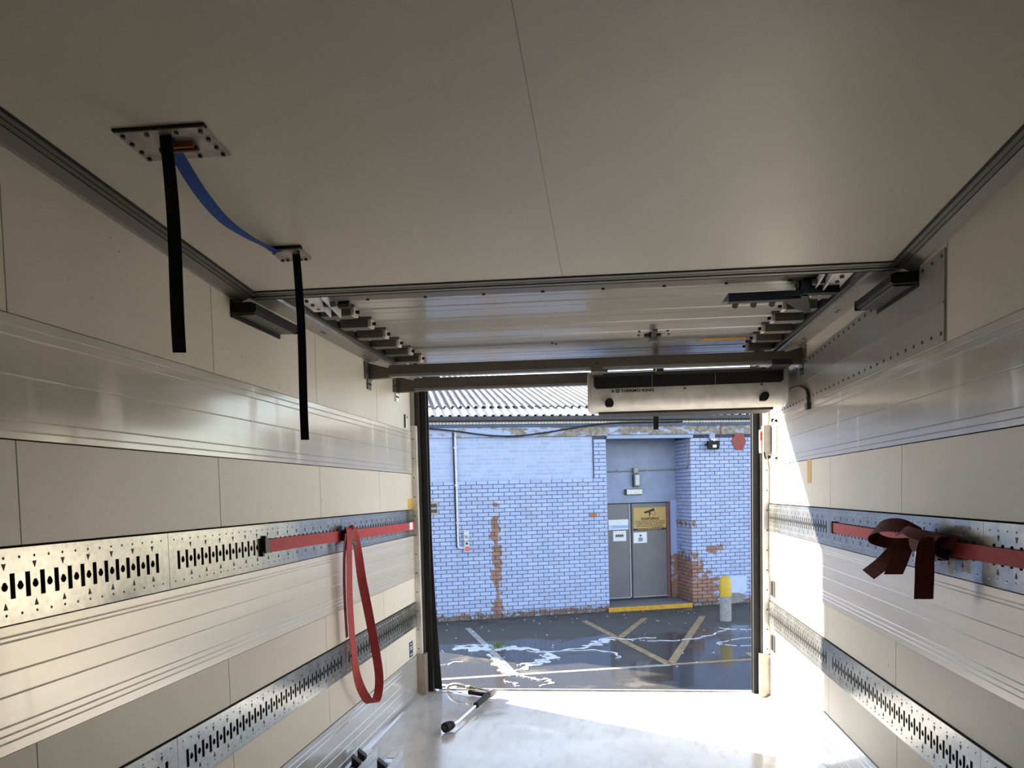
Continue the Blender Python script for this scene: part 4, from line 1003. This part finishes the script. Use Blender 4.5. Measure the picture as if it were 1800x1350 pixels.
# ---- ground
def mat_asphalt():
    m, t, p = base('wet_asphalt', (.05, .05, .055), .5, 0, .32)
    vec, u, d, v = bl(t)
    n = noise(t, vec, 1.1, 5, .6); nf = noise(t, vec, 60, 4); n2 = noise(t, vec, 3.0, 5, .6)
    wl = math_(t, 'MULTIPLY', d, -1.)
    bandw = math_(t, 'MULTIPLY', ramp(t, wl, 1.7, 2.5), 1.0)
    wet = ramp(t, math_(t, 'ADD', math_(t, 'MULTIPLY', n, .9), math_(t, 'MULTIPLY', bandw, .26)), .56, .68)
    c = mixc(t, ramp(t, nf, .35, .7), (.076, .069, .062, 1), (.14, .128, .116, 1))
    c = mixc(t, wet, c, (.058, .055, .054, 1))
    moss = math_(t, 'MULTIPLY', ramp(t, wl, 1.3, .1), ramp(t, n2, .4, .6))
    c = mixc(t, math_(t, 'MULTIPLY', moss, .7), c, (.045, .042, .03, 1))
    t.links.new(c, p.inputs['Base Color'])
    t.links.new(math_(t, 'SUBTRACT', .70, math_(t, 'MULTIPLY', wet, .60)), p.inputs['Roughness'])
    h = math_(t, 'MULTIPLY', nf, math_(t, 'SUBTRACT', 1.02, wet)); bump(t, p, h, .55, .01)
mat_asphalt()
ground = obj('ground', MB().box(-30, 34, -30, 0.02, GV - .2, GV), 'wet_asphalt', kind='structure', frame=BF)
def paint(pts, mat, nm='painted_line'): obj(nm, MB().prism([(u, -w_, GV + .0005) for u, w_ in pts], (0, 0, .003)), mat, ground)
def stripe(a, c, hw, mat, nm='painted_line'):
    a, c = Vector((a[0], a[1])), Vector((c[0], c[1])); t_ = (c - a).normalized(); n_ = Vector((-t_.y, t_.x)) * hw
    paint([tuple(a - n_), tuple(c - n_), tuple(c + n_), tuple(a + n_)], mat, nm)
stripe((-2.225, .77), (-2.08, 2.55), .050, 'line_white'); stripe((-2.07, 2.62), (-1.955, 4.36), .050, 'line_white')
stripe((-3.6, 4.22), (.16, 4.44), .045, 'line_white'); stripe((.16, 4.42), (2.6, 4.56), .042, 'line_yellow')
stripe((-.085, .80), (.165, 4.38), .055, 'line_yellow'); stripe((1.05, .92), (.08, 2.46), .055, 'line_yellow'); stripe((2.13, 1.07), (.20, 4.38), .058, 'line_yellow')
stripe((1.50, 4.10), (1.46, 4.45), .06, 'line_yellow')
# soap foam: irregular thin sheets
random.seed(11)
FOAM = MB()
def foam_path(pts, w0, w1, gap=.0, jit=.05):
    P = smooth_path([(u, -w_, 0) for u, w_ in pts], 10); n = len(P); L_, R_ = [], []
    for i in range(n):
        t_ = i / (n - 1); tg = (P[min(i + 1, n - 1)] - P[max(i - 1, 0)]); tg = tg.normalized() if tg.length > 1e-6 else Vector((1, 0, 0))
        nr = Vector((-tg.y, tg.x, 0)); ww = (w0 + (w1 - w0) * t_) * (.75 + .35 * math.sin(i * .9 + w0 * 90) + random.uniform(-.2, .2)) * (.25 + .75 * math.sin(math.pi * min(max(t_, .04), .96)))
        c = P[i] + nr * (jit * .5 * math.sin(i * .55 + w1 * 70) + random.uniform(-jit, jit) * .2)
        L_.append(c + nr * ww); R_.append(c - nr * ww * random.uniform(.8, 1.2))
    for i in range(n - 1):
        if gap and random.random() < gap: continue
        q = [L_[i], L_[i + 1], R_[i + 1], R_[i]]
        FOAM.prism([(a.x, a.y, GV + .004) for a in q], (0, 0, .006))
foam_path([(-2.60, 2.40), (-2.30, 2.55), (-2.0, 2.60), (-1.75, 2.70), (-1.50, 2.85), (-1.3, 3.1)], .34, .06)
foam_path([(-2.58, 2.25), (-2.30, 2.30), (-2.05, 2.30)], .05, .04)
foam_path([(-1.55, 2.95), (-1.35, 3.12), (-.95, 3.10), (-.60, 3.0), (-.35, 2.75), (-.20, 2.45), (.05, 2.55), (.2, 2.8)], .025, .035)
foam_path([(-.62, 2.95), (-.40, 2.80), (-.22, 2.62), (-.05, 2.60)], .15, .10)
foam_path([(-1.45, 3.15), (-1.05, 3.16), (-.65, 3.22), (-.40, 3.42), (-.33, 3.72), (-.40, 3.85)], .018, .03)
foam_path([(-1.30, 3.15), (-1.25, 3.45), (-1.45, 3.70), (-1.70, 3.95), (-1.95, 4.15)], .10, .11, .15, .07)
foam_path([(-1.38, 3.3), (-1.42, 3.6), (-1.62, 3.75), (-1.85, 3.80)], .05, .06, .2, .06)
foam_path([(-2.14, 3.0), (-2.09, 3.4), (-2.06, 3.9), (-1.98, 4.30), (-1.85, 4.38)], .07, .13, .05, .03)
foam_path([(-1.85, 4.40), (-1.78, 4.6), (-1.62, 4.7), (-1.58, 4.85), (-1.75, 5.0)], .05, .04, .15, .06)
foam_path([(-2.15, 4.55), (-2.05, 4.75), (-2.0, 4.9)], .03, .03, .3, .05)
foam_path([(.30, 2.80), (.55, 2.92), (.90, 2.98), (1.25, 2.92), (1.55, 2.75), (1.85, 2.5), (2.05, 2.35)], .015, .022, .08)
foam_path([(.15, 2.65), (.40, 2.66), (.62, 2.68)], .02, .03, .1)
foam_path([(2.2, 3.15), (1.6, 3.25), (1.35, 3.42), (1.55, 3.62), (2.2, 3.9)], .012, .018, .1)
foam_path([(1.9, 2.25), (2.1, 2.5), (2.4, 2.55)], .03, .03, .2)
foam_path([(-2.9, 3.5), (-2.7, 3.4), (-2.55, 3.35)], .02, .02, .25)
foam_path([(-2.95, 4.5), (-2.8, 4.7), (-2.75, 4.9)], .05, .05, .2, .08)
for k in range(120):
    u, w_ = random.uniform(-2.9, 2.2), random.uniform(.15, 5.0); r_ = random.uniform(.006, .016)
    if w_ > 1.0 and random.random() < .55: continue
    FOAM.prism([(u + r_ * math.cos(a), -w_ + r_ * math.sin(a), GV + .003) for a in (0, 1.2, 2.3, 3.4, 4.9)], (0, 0, .006))
obj('soap_foam', FOAM, 'foam', label='white soap foam streaks and flecks on the wet asphalt', cat='foam', frame=BF, kind='stuff')
b = MB(); random.seed(5)
for k in range(110):
    a = random.uniform(0, 6.28); r_ = random.uniform(0, .11); p = Vector((-1.945 + r_ * math.cos(a) * 1.3, -2.62 + r_ * math.sin(a), GV)); t_ = p + Vector((random.uniform(-.07, .07), random.uniform(-.06, .06), random.uniform(.05, .15)))
    wv = Vector((random.uniform(-1, 1), random.uniform(-1, 1), 0)).normalized() * .005; b.f.append((len(b.v), len(b.v) + 1, len(b.v) + 2)); b.v += [tuple(p - wv), tuple(p + wv), tuple(t_)]
obj('grass_tuft', b, 'grass_green', label='small tuft of grass growing through the asphalt among the foam', cat='grass', frame=BF)
# patched spots low on the right part of the facade
pts = [(3.21, .54), (3.57, .52), (3.58, .20), (3.45, .16), (3.20, .19)]
obj('render_patch', MB().prism([(u, -.002, v) for u, v in pts], (0, -.010, 0)), 'mortar_pale', building)
pts = [(3.08, .20), (3.40, .185), (3.56, .12), (3.50, .0), (3.20, -.04), (3.06, .0)]
obj('render_patch', MB().prism([(u, -.002, v) for u, v in pts], (0, -.012, 0)), 'step_concrete', building)
